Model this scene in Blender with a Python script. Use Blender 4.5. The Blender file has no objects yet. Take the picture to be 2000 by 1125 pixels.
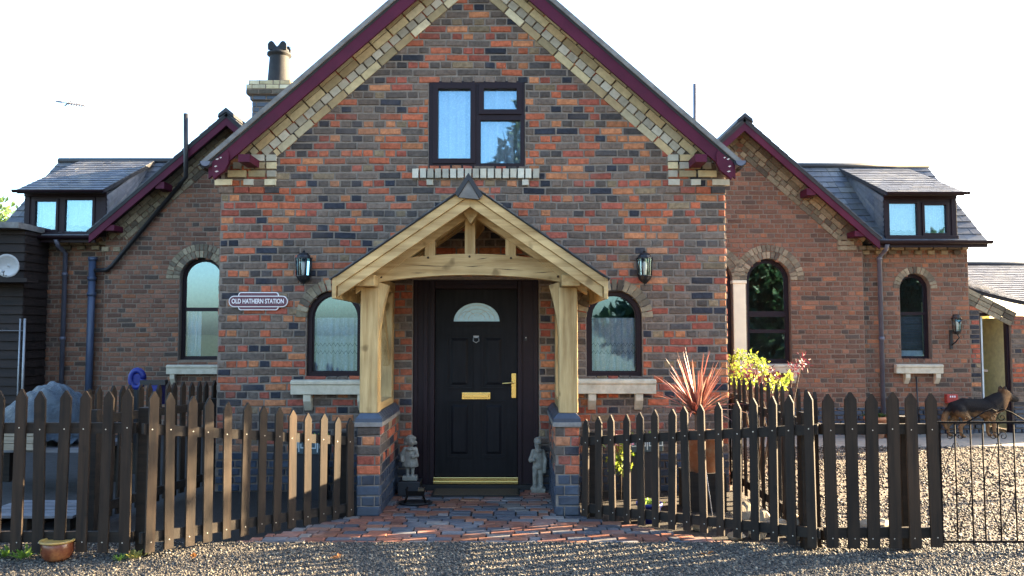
import bpy, bmesh, math, random
import numpy as np
from mathutils import Vector, Matrix
from mathutils.geometry import tessellate_polygon
from math import sin, cos, pi, atan, atan2, sqrt, radians
random.seed(7)
S = bpy.context.scene
COL = S.collection
# ------------------------------------------------------------------ camera, sky, sun, exposure
F = 1550.0; PITCH = atan(88/1550); CZ = 1.64
cam = bpy.data.objects.new('camera', bpy.data.cameras.new('camera')); COL.objects.link(cam)
cam.location = (0, 0, CZ); cam.rotation_euler = (pi/2+PITCH, 0, 0)
cam.data.sensor_width = 36; cam.data.lens = F/2000*36; cam.data.clip_end = 2000; cam.data.clip_start = .05
S.camera = cam
SUN_AZ = radians(19); SUN_EL = radians(16.5)
sd = Vector((cos(SUN_AZ)*cos(SUN_EL), sin(SUN_AZ)*cos(SUN_EL), sin(SUN_EL)))
world = bpy.data.worlds.new("World"); S.world = world; world.use_nodes = True
wn = world.node_tree; bg = wn.nodes['Background']
sky = wn.nodes.new('ShaderNodeTexSky'); sky.sky_type = 'NISHITA'; sky.sun_disc = False
sky.sun_elevation = SUN_EL; sky.sun_rotation = pi/2-SUN_AZ
sky.air_density = 1.0; sky.dust_density = 2.6; sky.ozone_density = 2.2
wn.links.new(sky.outputs[0], bg.inputs[0]); bg.inputs[1].default_value = 0.078
sl = bpy.data.lights.new('sun', 'SUN'); sl.energy = 5.0; sl.angle = radians(.5); sl.color = (1, .76, .46)
sun = bpy.data.objects.new('sun', sl); COL.objects.link(sun)
sun.rotation_euler = (-sd).to_track_quat('-Z', 'Y').to_euler(); sun.location = (20, 8, 8)
S.view_settings.view_transform = 'Standard'; S.view_settings.look = 'None'
S.view_settings.exposure = 3.75; S.view_settings.gamma = 1

# ------------------------------------------------------------------ helpers
def P(px, py, Y):
    "world point on the plane at distance Y seen at photo pixel (px, py)"
    u = (px-1000)/F; v = (562.5-py)/F
    dy = cos(PITCH)-v*sin(PITCH); dz = sin(PITCH)+v*cos(PITCH); t = Y/dy
    return Vector((u*t, Y, CZ+dz*t))
def Q(px, py, Y):
    p = P(px, py, Y); return (p.x, p.z)

class MB:
    def __init__(s): s.v = []; s.f = []; s.m = []; s.sm = []
    def add(s, vs, fs, mi=0, smooth=False):
        o = len(s.v); s.v += [tuple(p) for p in vs]
        for f in fs: s.f.append([i+o for i in f]); s.m.append(mi); s.sm.append(smooth)
    def obox(s, o, a, b, c, mi=0):
        o, a, b, c = Vector(o), Vector(a), Vector(b), Vector(c)
        vs = [o, o+a, o+a+b, o+b, o+c, o+a+c, o+a+b+c, o+b+c]
        fs = [(0,3,2,1),(4,5,6,7),(0,1,5,4),(1,2,6,5),(2,3,7,6),(3,0,4,7)]
        if a.cross(b).dot(c) < 0: fs = [f[::-1] for f in fs]
        s.add(vs, fs, mi)
    def box(s, x0, x1, y0, y1, z0, z1, mi=0):
        s.obox((min(x0,x1),min(y0,y1),min(z0,z1)), (abs(x1-x0),0,0), (0,abs(y1-y0),0), (0,0,abs(z1-z0)), mi)
    def prism(s, pts, fn, d0, d1, mi=0):
        "2D polygon pts mapped with fn(x,z,d), between depths d0 and d1"
        n = len(pts)
        A = [Vector(fn(p[0],p[1],d0)) for p in pts]; B = [Vector(fn(p[0],p[1],d1)) for p in pts]
        tris = tessellate_polygon([[Vector((p[0],p[1],0)) for p in pts]])
        c = sum((pts[i][0]*pts[(i+1)%n][1]-pts[(i+1)%n][0]*pts[i][1]) for i in range(n))
        fs = [tuple(t) for t in tris]+[tuple(i+n for i in t) for t in tris]+[(i,(i+1)%n,(i+1)%n+n,i+n) for i in range(n)]
        s.add(A+B, fs, mi)
    def ring(s, out, inn, fn, d0, d1, mi=0):
        n = len(out)
        vs = [fn(p[0],p[1],d0) for p in out]+[fn(p[0],p[1],d0) for p in inn]+[fn(p[0],p[1],d1) for p in out]+[fn(p[0],p[1],d1) for p in inn]
        fs = []
        for i in range(n):
            j = (i+1)%n
            fs += [(i,j,n+j,n+i),(2*n+i,3*n+i,3*n+j,2*n+j),(i,2*n+i,2*n+j,j),(n+i,n+j,3*n+j,3*n+i)]
        s.add(vs, fs, mi)
    def tube(s, pts, r, n=8, mi=0, caps=True):
        pts = [Vector(p) for p in pts]; k = len(pts)
        rs = r if isinstance(r, (list,tuple)) else [r]*k
        vs = []; up = None
        for i in range(k):
            d = (pts[min(i+1,k-1)]-pts[max(i-1,0)])
            if d.length < 1e-9: d = Vector((0,0,1))
            d.normalize()
            if up is None:
                up = Vector((0,0,1)) if abs(d.z) < .9 else Vector((1,0,0))
            a = d.cross(up)
            if a.length < 1e-4: a = d.cross(Vector((1,.3,0)))
            a.normalize(); b = a.cross(d); b.normalize(); up = b
            for j in range(n):
                t = 2*pi*j/n; vs.append(pts[i]+a*(cos(t)*rs[i])+b*(sin(t)*rs[i]))
        fs = [(i*n+j, i*n+(j+1)%n, (i+1)*n+(j+1)%n, (i+1)*n+j) for i in range(k-1) for j in range(n)]
        s.add(vs, fs, mi, True)
        if caps:
            o = len(s.v)-k*n
            s.f.append([o+j for j in range(n)][::-1]); s.m.append(mi); s.sm.append(False)
            s.f.append([o+(k-1)*n+j for j in range(n)]); s.m.append(mi); s.sm.append(False)
    def lathe(s, prof, c, n=20, mi=0, smooth=True, sx=1, sy=1):
        "prof = [(r,z)], around the vertical through c"
        c = Vector(c); k = len(prof); vs = []
        for r, z in prof:
            for j in range(n):
                t = 2*pi*(j+.5)/n; vs.append((c.x+r*cos(t)*sx, c.y+r*sin(t)*sy, c.z+z))
        fs = [(i*n+j, i*n+(j+1)%n, (i+1)*n+(j+1)%n, (i+1)*n+j) for i in range(k-1) for j in range(n)]
        s.add(vs, fs, mi, smooth)
        o = len(s.v)-k*n
        for q, fl in ((0,-1),(k-1,1)):
            if prof[q][0] > 1e-5: s.f.append([o+q*n+j for j in range(n)][::fl]); s.m.append(mi); s.sm.append(False)
    def ball(s, c, r, mi=0, nu=14, nv=9, rot=None):
        r = (r,r,r) if not isinstance(r,(tuple,list)) else r
        c = Vector(c); vs = []
        for i in range(nv+1):
            a = pi*i/nv
            for j in range(nu):
                b = 2*pi*j/nu
                p = Vector((r[0]*sin(a)*cos(b), r[1]*sin(a)*sin(b), -r[2]*cos(a)))
                if rot: p = rot @ p
                vs.append(c+p)
        fs = [(i*nu+j, i*nu+(j+1)%nu, (i+1)*nu+(j+1)%nu, (i+1)*nu+j) for i in range(nv) for j in range(nu)]
        s.add(vs, fs, mi, True)
    def limb(s, pts, rs, n=12, mi=0):
        s.tube(pts, rs, n, mi)
        for p, r in zip(pts, rs): s.ball(p, r, mi, 12, 8)
    def brick(s, q, fn, d0, d1, ins=.004, mi=0, jit=.0015):
        "brick face: 2D quad q (any order round), chamfered, standing d1 proud of d0"
        cx = sum(p[0] for p in q)/4; cz = sum(p[1] for p in q)/4
        vs = [fn(p[0],p[1],d0) for p in q]
        for p in q:
            dx, dz = cx-p[0], cz-p[1]
            fx = min(1, ins/max(abs(dx),1e-4)); fz = min(1, ins/max(abs(dz),1e-4))
            vs.append(fn(p[0]+dx*fx+random.uniform(-ins*.4,ins*.4), p[1]+dz*fz+random.uniform(-ins*.4,ins*.4), d1+random.uniform(-jit,jit)))
        s.add(vs, [(4,5,6,7),(0,1,5,4),(1,2,6,5),(2,3,7,6),(3,0,4,7)], mi)
    def build(s, name, mats, parent=None, bevel=0, mods=None):
        me = bpy.data.meshes.new(name)
        off = Vector((0,0,0)); q = parent
        while q is not None: off += q.location; q = q.parent
        me.from_pydata([(v[0]-off.x, v[1]-off.y, v[2]-off.z) for v in s.v], [], s.f)
        if not isinstance(mats, (list,tuple)): mats = [mats]
        for m in mats: me.materials.append(m)
        me.polygons.foreach_set('material_index', s.m); me.polygons.foreach_set('use_smooth', s.sm)
        bm = bmesh.new(); bm.from_mesh(me); bmesh.ops.recalc_face_normals(bm, faces=bm.faces); bm.to_mesh(me); bm.free()
        me.update()
        o = bpy.data.objects.new(name, me); COL.objects.link(o)
        if parent is not None: o.parent = parent
        if bevel:
            b = o.modifiers.new('bevel','BEVEL'); b.width = bevel; b.segments = 2; b.limit_method = 'ANGLE'; b.angle_limit = radians(40)
        return o

def empty(name, loc=(0,0,0), parent=None):
    o = bpy.data.objects.new(name, None); COL.objects.link(o); o.empty_display_size = .1
    o.location = loc
    if parent: o.parent = parent
    return o
def tag(o, label=None, cat=None, group=None, kind=None):
    if label: o['label'] = label
    if cat: o['category'] = cat
    if group: o['group'] = group
    if kind: o['kind'] = kind
    return o
def thing(name, label, cat, loc=(0,0,0), group=None):
    return tag(empty(name, loc), label, cat, group)
def copy_tree(o, parent=None):
    c = o.copy(); COL.objects.link(c)
    if parent is not None: c.parent = parent
    for ch in list(o.children): copy_tree(ch, c)
    return c
def bodied(o, voxel, sm=6):
    r = o.modifiers.new('remesh','REMESH'); r.mode = 'VOXEL'; r.voxel_size = voxel; r.use_smooth_shade = True
    q = o.modifiers.new('smooth','SMOOTH'); q.factor = .5; q.iterations = sm
    return o

# ------------------------------------------------------------------ materials
class N:
    def __init__(s, name):
        s.mat = bpy.data.materials.new(name); s.mat.use_nodes = True; s.t = s.mat.node_tree
        s.b = s.t.nodes['Principled BSDF']; s.out = s.t.nodes['Material Output']
    def n(s, typ, **kw):
        x = s.t.nodes.new(typ)
        for k, v in kw.items(): setattr(x, k, v)
        return x
    def l(s, a, b): s.t.links.new(a, b)
    def coord(s, scale=(1,1,1), which='Object', rot=(0,0,0)):
        tc = s.n('ShaderNodeTexCoord'); mp = s.n('ShaderNodeMapping')
        mp.inputs['Scale'].default_value = scale; mp.inputs['Rotation'].default_value = rot
        s.l(tc.outputs[which], mp.inputs['Vector']); return mp.outputs[0]
    def noise(s, vec, scale, detail=5, rough=.6):
        x = s.n('ShaderNodeTexNoise'); x.inputs['Scale'].default_value = scale; x.inputs['Detail'].default_value = detail
        x.inputs['Roughness'].default_value = rough
        if vec is not None: s.l(vec, x.inputs['Vector'])
        return x.outputs[0]
    def ramp(s, fac, stops, const=False):
        r = s.n('ShaderNodeValToRGB'); e = r.color_ramp
        e.interpolation = 'CONSTANT' if const else 'LINEAR'
        while len(e.elements) < len(stops): e.elements.new(.5)
        for el, (p, c) in zip(e.elements, sorted(stops, key=lambda q: q[0])):
            el.position = p; el.color = (c[0],c[1],c[2],1) if not isinstance(c,(int,float)) else (c,c,c,1)
        s.l(fac, r.inputs[0]); return r.outputs[0]
    def mix(s, a, b, fac=1.0, mode='MULTIPLY'):
        m = s.n('ShaderNodeMix', data_type='RGBA', blend_type=mode)
        for sock, val in ((m.inputs[0],fac),(m.inputs[6],a),(m.inputs[7],b)):
            if hasattr(val,'is_output'): s.l(val, sock)
            elif isinstance(val,(int,float)): sock.default_value = val if sock.type == 'VALUE' else (val,val,val,1)
            else: sock.default_value = (val[0],val[1],val[2],1)
        return m.outputs[2]
    def bump(s, h, strength, dist=.01):
        b = s.n('ShaderNodeBump'); b.inputs['Strength'].default_value = strength; b.inputs['Distance'].default_value = dist
        s.l(h, b.inputs['Height']); s.l(b.outputs[0], s.b.inputs['Normal'])
    def fin(s, col, rough=.8, metal=0, spec=.4):
        if hasattr(col,'is_output'): s.l(col, s.b.inputs['Base Color'])
        else: s.b.inputs['Base Color'].default_value = (col[0],col[1],col[2],1)
        if hasattr(rough,'is_output'): s.l(rough, s.b.inputs['Roughness'])
        else: s.b.inputs['Roughness'].default_value = rough
        s.b.inputs['Metallic'].default_value = metal; s.b.inputs['Specular IOR Level'].default_value = spec
        return s.mat

def rand_mat(name, stops, rough=.85, ns=30, amt=.35, bump=.35, big=0, bigcol=(.5,.48,.45), const=True, spec=.3, rot=(0,0,0)):
    k = N(name); g = k.n('ShaderNodeNewGeometry'); c = k.coord()
    col = k.ramp(g.outputs['Random Per Island'], stops, const)
    ns_ = k.noise(c, ns, 6, .65)
    # a second, per-brick jitter
    mth = k.n('ShaderNodeMath', operation='MULTIPLY'); mth.inputs[1].default_value = 37.3; k.l(g.outputs['Random Per Island'], mth.inputs[0])
    fr = k.n('ShaderNodeMath', operation='FRACT'); k.l(mth.outputs[0], fr.inputs[0])
    col = k.mix(col, k.ramp(fr.outputs[0], [(0,.62),(1,1.05)]))
    col = k.mix(col, k.ramp(ns_, [(.28,1-amt),(.72,1.0)]))
    if big: col = k.mix(col, bigcol, k.ramp(k.noise(c, big, 4), [(.5,0),(.75,.55)]), 'MIX')
    k.bump(k.noise(c, ns*2.2, 5), bump, .008)
    return k.fin(col, rough, 0, spec)
def solid(name, col, rough=.7, ns=12, amt=.25, bump=.1, metal=0, spec=.4, stain=None, ss=3):
    k = N(name); c = k.coord()
    o = k.mix(col, k.ramp(k.noise(c, ns, 5), [(.3,1-amt),(.7,1.0)]))
    if stain: o = k.mix(o, stain, k.ramp(k.noise(c, ss, 6, .7), [(.5,0),(.72,.8)]), 'MIX')
    if bump: k.bump(k.noise(c, ns*4, 4), bump, .005)
    return k.fin(o, rough, metal, spec)
def wood(name, c1, c2, axis='Z', rough=.65, fine=1.0, bump=.25, knot=True, spec=.3):
    k = N(name); st = {'X':(2,28,28),'Y':(28,2,28),'Z':(28,28,2)}[axis]
    g = k.n('ShaderNodeNewGeometry')
    c = k.coord(tuple(q*fine for q in st)); c0 = k.coord()
    w = k.noise(c, 1.0, 6, .65)
    o = k.ramp(w, [(.32,c1),(.62,c2)])
    o = k.mix(o, k.ramp(k.noise(c0, 1.7, 3), [(.3,.62),(.65,1.0)]))
    if knot: o = k.mix(o, tuple(q*.45 for q in c1), k.ramp(k.noise(c0, 5.2, 2, .4), [(.67,0),(.74,.75)]), 'MIX')
    if name == 'stained_picket':
        oi = k.n('ShaderNodeObjectInfo'); o = k.mix(o, k.ramp(oi.outputs['Random'], [(0,(.62,.62,.62)),(.5,(.95,.93,.9)),(1,(1.35,1.25,1.15))]))
    k.bump(w, bump, .006)
    return k.fin(o, rough, 0, spec)

BRICKS = [(0,(.19,.142,.112)),(.16,(.14,.112,.094)),(.29,(.225,.165,.128)),(.40,(.042,.046,.062)),(.50,(.095,.083,.08)),(.55,(.56,.155,.076)),(.72,(.43,.115,.075)),(.84,(.60,.24,.11)),(.95,(.31,.225,.135))]
m_brick = rand_mat('house_brick', BRICKS, .92, 24, .6, .9, big=1.1, bigcol=(.16,.125,.10))
m_mortar = solid('mortar', (.225,.185,.15), .95, 20, .4, .4)
m_wbrick = rand_mat('wing_brick', [(0,(.235,.115,.074)),(.4,(.18,.096,.066)),(.7,(.28,.135,.082)),(.88,(.10,.074,.06)),(.95,(.34,.14,.072))], .9, 30, .4, .4, big=.45, bigcol=(.27,.115,.065))
m_wmortar = solid('wing_mortar', (.185,.14,.105), .95, 20, .3, .3)
m_cream = rand_mat('cream_brick', [(0,(.66,.55,.32)),(.3,(.58,.44,.24)),(.55,(.70,.61,.40)),(.8,(.46,.37,.21))], .8, 14, .35, .25)
m_white = rand_mat('pale_brick', [(0,(.56,.52,.42)),(.4,(.50,.46,.36)),(.75,(.60,.57,.46))], .8, 14, .3, .25)
m_dirty_shade = rand_mat('weathered_and_shade_cream_brick', [(0,(.30,.25,.165)),(.4,(.22,.185,.13)),(.7,(.36,.30,.20)),(.9,(.14,.115,.085))], .9, 22, .5, .3)  # weathered brick; its dark tone also stands in for shade on the coping
m_blue = rand_mat('blue_engineering_brick', [(0,(.045,.065,.10)),(.4,(.055,.072,.105)),(.8,(.038,.05,.078))], .5, 20, .35, .2, spec=.5)
m_tilec = solid('grey_tile', (.23,.21,.19), .85, 20, .4, .3)
m_maroon = solid('maroon_paint', (.082,.011,.030), .55, 3, .35, .05, spec=.15, stain=(.045,.009,.022), ss=2)
m_flake = solid('bare_patch', (.6,.55,.5), .8)
m_slate = rand_mat('roof_slate', [(0,(.085,.095,.115)),(.35,(.11,.115,.125)),(.7,(.07,.078,.095)),(.9,(.14,.135,.125))], .55, 14, .5, .3, spec=.5, big=1.2, bigcol=(.16,.15,.12))
m_under = solid('roof_felt', (.03,.03,.032), .9)
m_verge = solid('verge_mortar', (.20,.195,.185), .9, 9, .5, .3)
m_upvc = solid('dark_rosewood_frame', (.015,.007,.011), .5, 8, .25, .03, spec=.2)
m_door = wood('dark_door_skin', (.006,.006,.008), (.0115,.011,.0135), 'Z', .5, 1.2, .15, False, .12)
m_stone = solid('painted_stone_sill', (.52,.47,.36), .8, 10, .3, .2, stain=(.30,.26,.19), ss=6)
m_oakz = wood('oak_upright', (.30,.185,.07), (.57,.41,.195), 'Z', .7, .55, .25)
m_oakx = wood('oak_cross', (.30,.185,.07), (.57,.41,.195), 'X', .7, .55, .25)
m_oaky = wood('oak_lengthwise', (.33,.205,.08), (.52,.37,.17), 'Y', .7, .55, .25)
m_picket = wood('stained_picket', (.0075,.0055,.0042), (.031,.0195,.0115), 'Z', .8, .8, .5)
m_rail = wood('stained_rail', (.008,.006,.005), (.022,.016,.011), 'X', .8, .8, .3)
m_nail = solid('galvanised_nail', (.6,.58,.52), .35, metal=.6)
m_black = solid('black_metal', (.012,.013,.016), .4, 30, .3, .05)
m_iron = solid('rusty_iron', (.008,.007,.007), .8, 40, .4, .2, spec=.08, stain=(.022,.013,.009), ss=25)
m_brass = solid('polished_brass', (.75,.55,.2), .22, 10, .1, .02, metal=1)
m_plastic = solid('grey_pipe', (.10,.105,.14), .45, 6, .25, .03)
m_bluepipe = solid('blue_grey_pipe', (.05,.07,.12), .45, 6, .25, .03)
m_blackpipe = solid('black_pipe', (.014,.015,.018), .5, 8, .3, .03)
m_pot = solid('terracotta', (.42,.17,.085), .8, 9, .3, .15, stain=(.42,.33,.25), ss=6)
m_glaze = solid('brown_glaze', (.16,.045,.02), .25, 8, .4, .03, stain=(.35,.16,.06), ss=7)
m_rim = solid('ochre_rim', (.40,.25,.07), .35, 9, .3)
m_statue = solid('weathered_cast_stone', (.29,.28,.24), .95, 18, .5, .5, stain=(.12,.125,.105), ss=14)
m_soil = solid('garden_soil', (.022,.017,.013), .95, 14, .5, .8)
m_conc = solid('concrete', (.26,.235,.20), .9, 6, .3, .3)
m_mat = solid('coir_mat', (.10,.072,.042), .95, 60, .5, .8)
m_rub = solid('rubber_edge', (.012,.011,.011), .7)
m_shed = wood('dark_cladding', (.010,.007,.006), (.024,.015,.012), 'X', .75, .6, .3)
m_grey = solid('grey_metal', (.28,.29,.30), .45, 8, .2, .03, metal=.4)
m_dish = solid('dish_paint', (.42,.42,.41), .5, 8, .2)
m_signp = solid('maroon_enamel', (.10,.024,.045), .3, 6, .12, .02)
m_signw = solid('white_enamel', (.75,.72,.72), .35, 6, .08, .02)
m_red = solid('red_plastic', (.40,.05,.035), .5)
m_bluep = solid('blue_plastic', (.006,.016,.17), .5, 8, .3)
m_white_t = solid('white_trough_glaze', (.55,.60,.58), .5)
m_rock = solid('limestone', (.34,.28,.20), .9, 7, .45, .6, stain=(.12,.10,.07), ss=4)
m_wall_in = solid('cream_wall', (.78,.74,.42), .85)
m_dark = solid('dark_room', (.03,.028,.026), .95)
m_slatedark = solid('ridge_tile', (.02,.021,.026), .5, 12, .3, .1)
m_plank = wood('grey_plank', (.10,.10,.11), (.19,.19,.20), 'X', .8, .7, .3)
m_pole = solid('rod_metal', (.10,.105,.13), .5)

def glass_mat(name='window_glass', refl=.12, tint=(.92,.96,1.0)):
    k = N(name); k.t.nodes.remove(k.b)
    tr = k.n('ShaderNodeBsdfTransparent'); tr.inputs[0].default_value = (*tint,1)
    gl = k.n('ShaderNodeBsdfGlossy'); gl.inputs['Roughness'].default_value = .015; gl.inputs[0].default_value = (.52,.83,1,1)  # cyan tint paints blue sky colour into the reflections
    bp = k.n('ShaderNodeBump'); bp.inputs['Strength'].default_value = .015; bp.inputs['Distance'].default_value = .01
    k.l(k.noise(k.coord(), 3, 2), bp.inputs['Height']); k.l(bp.outputs[0], gl.inputs['Normal'])
    lw = k.n('ShaderNodeFresnel'); lw.inputs[0].default_value = 1.45
    ad = k.n('ShaderNodeMath', operation='ADD'); ad.inputs[1].default_value = refl; ad.use_clamp = True; k.l(lw.outputs[0], ad.inputs[0])
    mx = k.n('ShaderNodeMixShader'); k.l(ad.outputs[0], mx.inputs[0]); k.l(tr.outputs[0], mx.inputs[1]); k.l(gl.outputs[0], mx.inputs[2])
    k.l(mx.outputs[0], k.out.inputs['Surface']); return k.mat
m_glass = glass_mat()
m_lglass = glass_mat('lantern_glass', .10, (.85,.88,.86))
def lace_mat():
    k = N('lace_curtain'); c = k.coord()
    v = k.n('ShaderNodeTexVoronoi'); v.inputs['Scale'].default_value = 45; k.l(c, v.inputs['Vector'])
    col = k.ramp(v.outputs[0], [(.1,(.9,.9,.9)),(.5,(.68,.71,.72))])
    k.l(k.mix(col, k.ramp(k.noise(c, 8, 3), [(.3,.8),(.7,1)])), k.b.inputs['Base Color'])
    k.b.inputs['Roughness'].default_value = .9
    tl = k.n('ShaderNodeBsdfTranslucent'); k.l(col, tl.inputs[0])
    mx = k.n('ShaderNodeMixShader'); mx.inputs[0].default_value = .3
    k.l(k.b.outputs[0], mx.inputs[1]); k.l(tl.outputs[0], mx.inputs[2]); k.l(mx.outputs[0], k.out.inputs['Surface'])
    return k.mat
m_lace = lace_mat()
def leaf_mat(name, stops, trans=.35, rough=.5):
    k = N(name); g = k.n('ShaderNodeNewGeometry')
    col = k.ramp(g.outputs['Random Per Island'], stops)
    k.l(col, k.b.inputs['Base Color']); k.b.inputs['Roughness'].default_value = rough
    tl = k.n('ShaderNodeBsdfTranslucent'); k.l(k.mix(col, 1.6, 1.0), tl.inputs[0])
    mx = k.n('ShaderNodeMixShader'); mx.inputs[0].default_value = trans
    k.l(k.b.outputs[0], mx.inputs[1]); k.l(tl.outputs[0], mx.inputs[2]); k.l(mx.outputs[0], k.out.inputs['Surface'])
    return k.mat
m_leafg = leaf_mat('tree_leaf', [(0,(.035,.07,.02)),(.6,(.06,.11,.03)),(1,(.09,.15,.045))])
m_leafdark = leaf_mat('dark_leaf', [(0,(.015,.035,.018)),(1,(.04,.075,.03))])
m_leafy = leaf_mat('yellow_green_leaf', [(0,(.10,.16,.02)),(.6,(.20,.26,.035)),(1,(.32,.34,.06))], .35)
m_leafr = leaf_mat('dark_red_leaf', [(0,(.05,.008,.016)),(1,(.12,.016,.03))], .25)
m_cordy = leaf_mat('red_sword_leaf', [(0,(.13,.035,.03)),(.45,(.20,.065,.05)),(.8,(.27,.12,.09)),(1,(.40,.25,.19))], .22, .4)
m_weed = leaf_mat('weed_leaf', [(0,(.08,.16,.02)),(1,(.20,.30,.05))], .3)
m_petal = leaf_mat('pink_petal', [(0,(.6,.2,.3)),(1,(.8,.55,.6))], .3)
m_bark = solid('bark', (.09,.065,.045), .9, 10, .5, .6)
m_dead = leaf_mat('fallen_leaf_skin', [(0,(.30,.10,.03)),(1,(.42,.20,.05))], .2)
def tarp_mat():
    k = N('blue_grey_tarpaulin'); c = k.coord()
    k.bump(k.noise(c, 9, 7, .75), 1.0, .09)
    return k.fin(k.mix((.055,.085,.115), k.ramp(k.noise(c, 5, 4), [(.3,.4),(.7,1)])), .3, 0, .6)
m_tarp = tarp_mat()
def ground_mat():
    k = N('gravel_ground'); c = k.coord()
    v = k.n('ShaderNodeTexVoronoi'); v.inputs['Scale'].default_value = 60; k.l(c, v.inputs['Vector'])
    col = k.ramp(v.outputs['Color'], [(0,(.07,.06,.048)),(.5,(.12,.10,.08)),(1,(.19,.16,.125))])
    col = k.mix(col, k.ramp(k.noise(c, .9, 4), [(.3,.75),(.7,1)]))
    k.bump(v.outputs['Distance'], .8, .012)
    return k.fin(col, .9, 0, .25)
m_ground = ground_mat()
m_pebble = rand_mat('pebble', [(0,(.08,.074,.064)),(.3,(.05,.047,.043)),(.5,(.13,.117,.095)),(.7,(.034,.033,.032)),(.84,(.25,.22,.17)),(.95,(.022,.022,.022))], .7, 40, .3, .2, const=True, spec=.35)
m_field = solid('field_grass', (.035,.055,.028), .95, .3, .4, .3)
m_paver = rand_mat('paving_block', [(0,(.30,.115,.07)),(.25,(.22,.09,.06)),(.42,(.33,.14,.08)),(.55,(.10,.105,.125)),(.75,(.17,.165,.175)),(.9,(.24,.21,.19))], .6, 25, .4, .35, spec=.5, big=2.0, bigcol=(.25,.24,.235))

# ------------------------------------------------------------------ generic builders
def arch(cx, hw, zb, zs, n=18, grow=0.0):
    "opening outline: straight sides up to zs, semicircular head"
    hw += grow; pts = [(cx-hw, zb-grow), (cx+hw, zb-grow)]
    for i in range(n+1):
        t = pi*i/n; pts.append((cx+hw*cos(t), zs+hw*sin(t)))
    return pts
def rect(x0, x1, z0, z1, g=0.0): return [(x0-g,z0-g),(x1+g,z0-g),(x1+g,z1+g),(x0-g,z1+g)]
def spans(polys, z):
    xs = []
    for p in polys:
        n = len(p)
        for i in range(n):
            (xa,za),(xb,zb) = p[i], p[(i+1)%n]
            if (za <= z) != (zb <= z): xs.append(xa+(z-za)*(xb-xa)/(zb-za))
    xs.sort(); return list(zip(xs[::2], xs[1::2]))
def brickwork(mb, polys, fn, z0, z1, course=.08, L=.235, proud=.009, gap=.011, mi=0, off=0.0, mixed=.09, jit=.003):
    k = 0; z = z0
    while z < z1-.02:
        h = min(course, z1-z)
        for a, b in spans(polys, z+h/2):
            head = (k % 2 == 1); wob = lambda q: .0035*sin(q*2.3+z*5)+.002*sin(q*7.1+z*11)
            x = math.floor((a-off)/L-2)*L+off + (L*.25 if head else 0)
            while x < b:
                w = L/2 if (head != (random.random() < mixed)) else L
                xa, xb = max(x, a), min(x+w, b)
                if b-xb < .035: xb = b
                if xb-xa > .03:
                    s1 = random.uniform(-.002,.002)
                    wa, wb = wob(xa), wob(xb); rg = lambda: random.uniform(-.0025,.0025)
                    mb.brick([(xa+gap/2+rg(), z+gap/2+s1+wa),(xb-gap/2+rg(), z+gap/2-s1+wb),(xb-gap/2+rg(), z+h-gap/2+wb+rg()),(xa+gap/2+rg(), z+h-gap/2+wa+rg())], fn, -.004, proud, .0085, mi, jit)
                x = xb if xb > xa else x+w
        z += course; k += 1
def backing(mb, polys, fn, reveal=.12, mi=1, wallback=None):
    vs = [Vector((p[0],p[1],0)) for q in polys for p in q]
    tris = tessellate_polygon([[Vector((p[0],p[1],0)) for p in q] for q in polys])
    mb.add([fn(v.x,v.y,0) for v in vs], [tuple(t) for t in tris], mi)
    for q in polys[1:]:
        n = len(q); mb.add([fn(p[0],p[1],0) for p in q]+[fn(p[0],p[1],-reveal) for p in q], [(i,(i+1)%n,(i+1)%n+n,i+n) for i in range(n)], mi)
def voussoirs(mb, cx, zs, r0, r1, n, fn, proud=.012, mi=0, a0=0, a1=pi, gap=.006):
    for i in range(n):
        t0 = a0+(a1-a0)*i/n; t1 = a0+(a1-a0)*(i+1)/n; g0 = gap/2/r0; g1 = gap/2/r1
        q = [(cx+r0*cos(t0+g0), zs+r0*sin(t0+g0)),(cx+r1*cos(t0+g1), zs+r1*sin(t0+g1)),(cx+r1*cos(t1-g1), zs+r1*sin(t1-g1)),(cx+r0*cos(t1-g0), zs+r0*sin(t1-g0))]
        mb.brick(q, fn, -.01, proud, .004, mi)
def slope_row(mb, p0, p1, n2, o0, o1, L, fn, proud, mi, start=0.0, gap=.008):
    "row of bricks laid along the line p0-p1, between offsets o0 and o1 along n2"
    p0, p1, n2 = Vector(p0), Vector(p1), Vector(n2); d = p1-p0; T = d.length; d.normalize(); s = -start
    while s < T-.02:
        a, b = max(s,0), min(s+L, T)
        if b-a > .03:
            q = [p0+d*(a+gap/2)+n2*(o0+gap/2), p0+d*(b-gap/2)+n2*(o0+gap/2), p0+d*(b-gap/2)+n2*(o1-gap/2), p0+d*(a+gap/2)+n2*(o1-gap/2)]
            mb.brick([(v.x,v.y) for v in q], fn, -.01, proud, .004, mi)
        s += L
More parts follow.
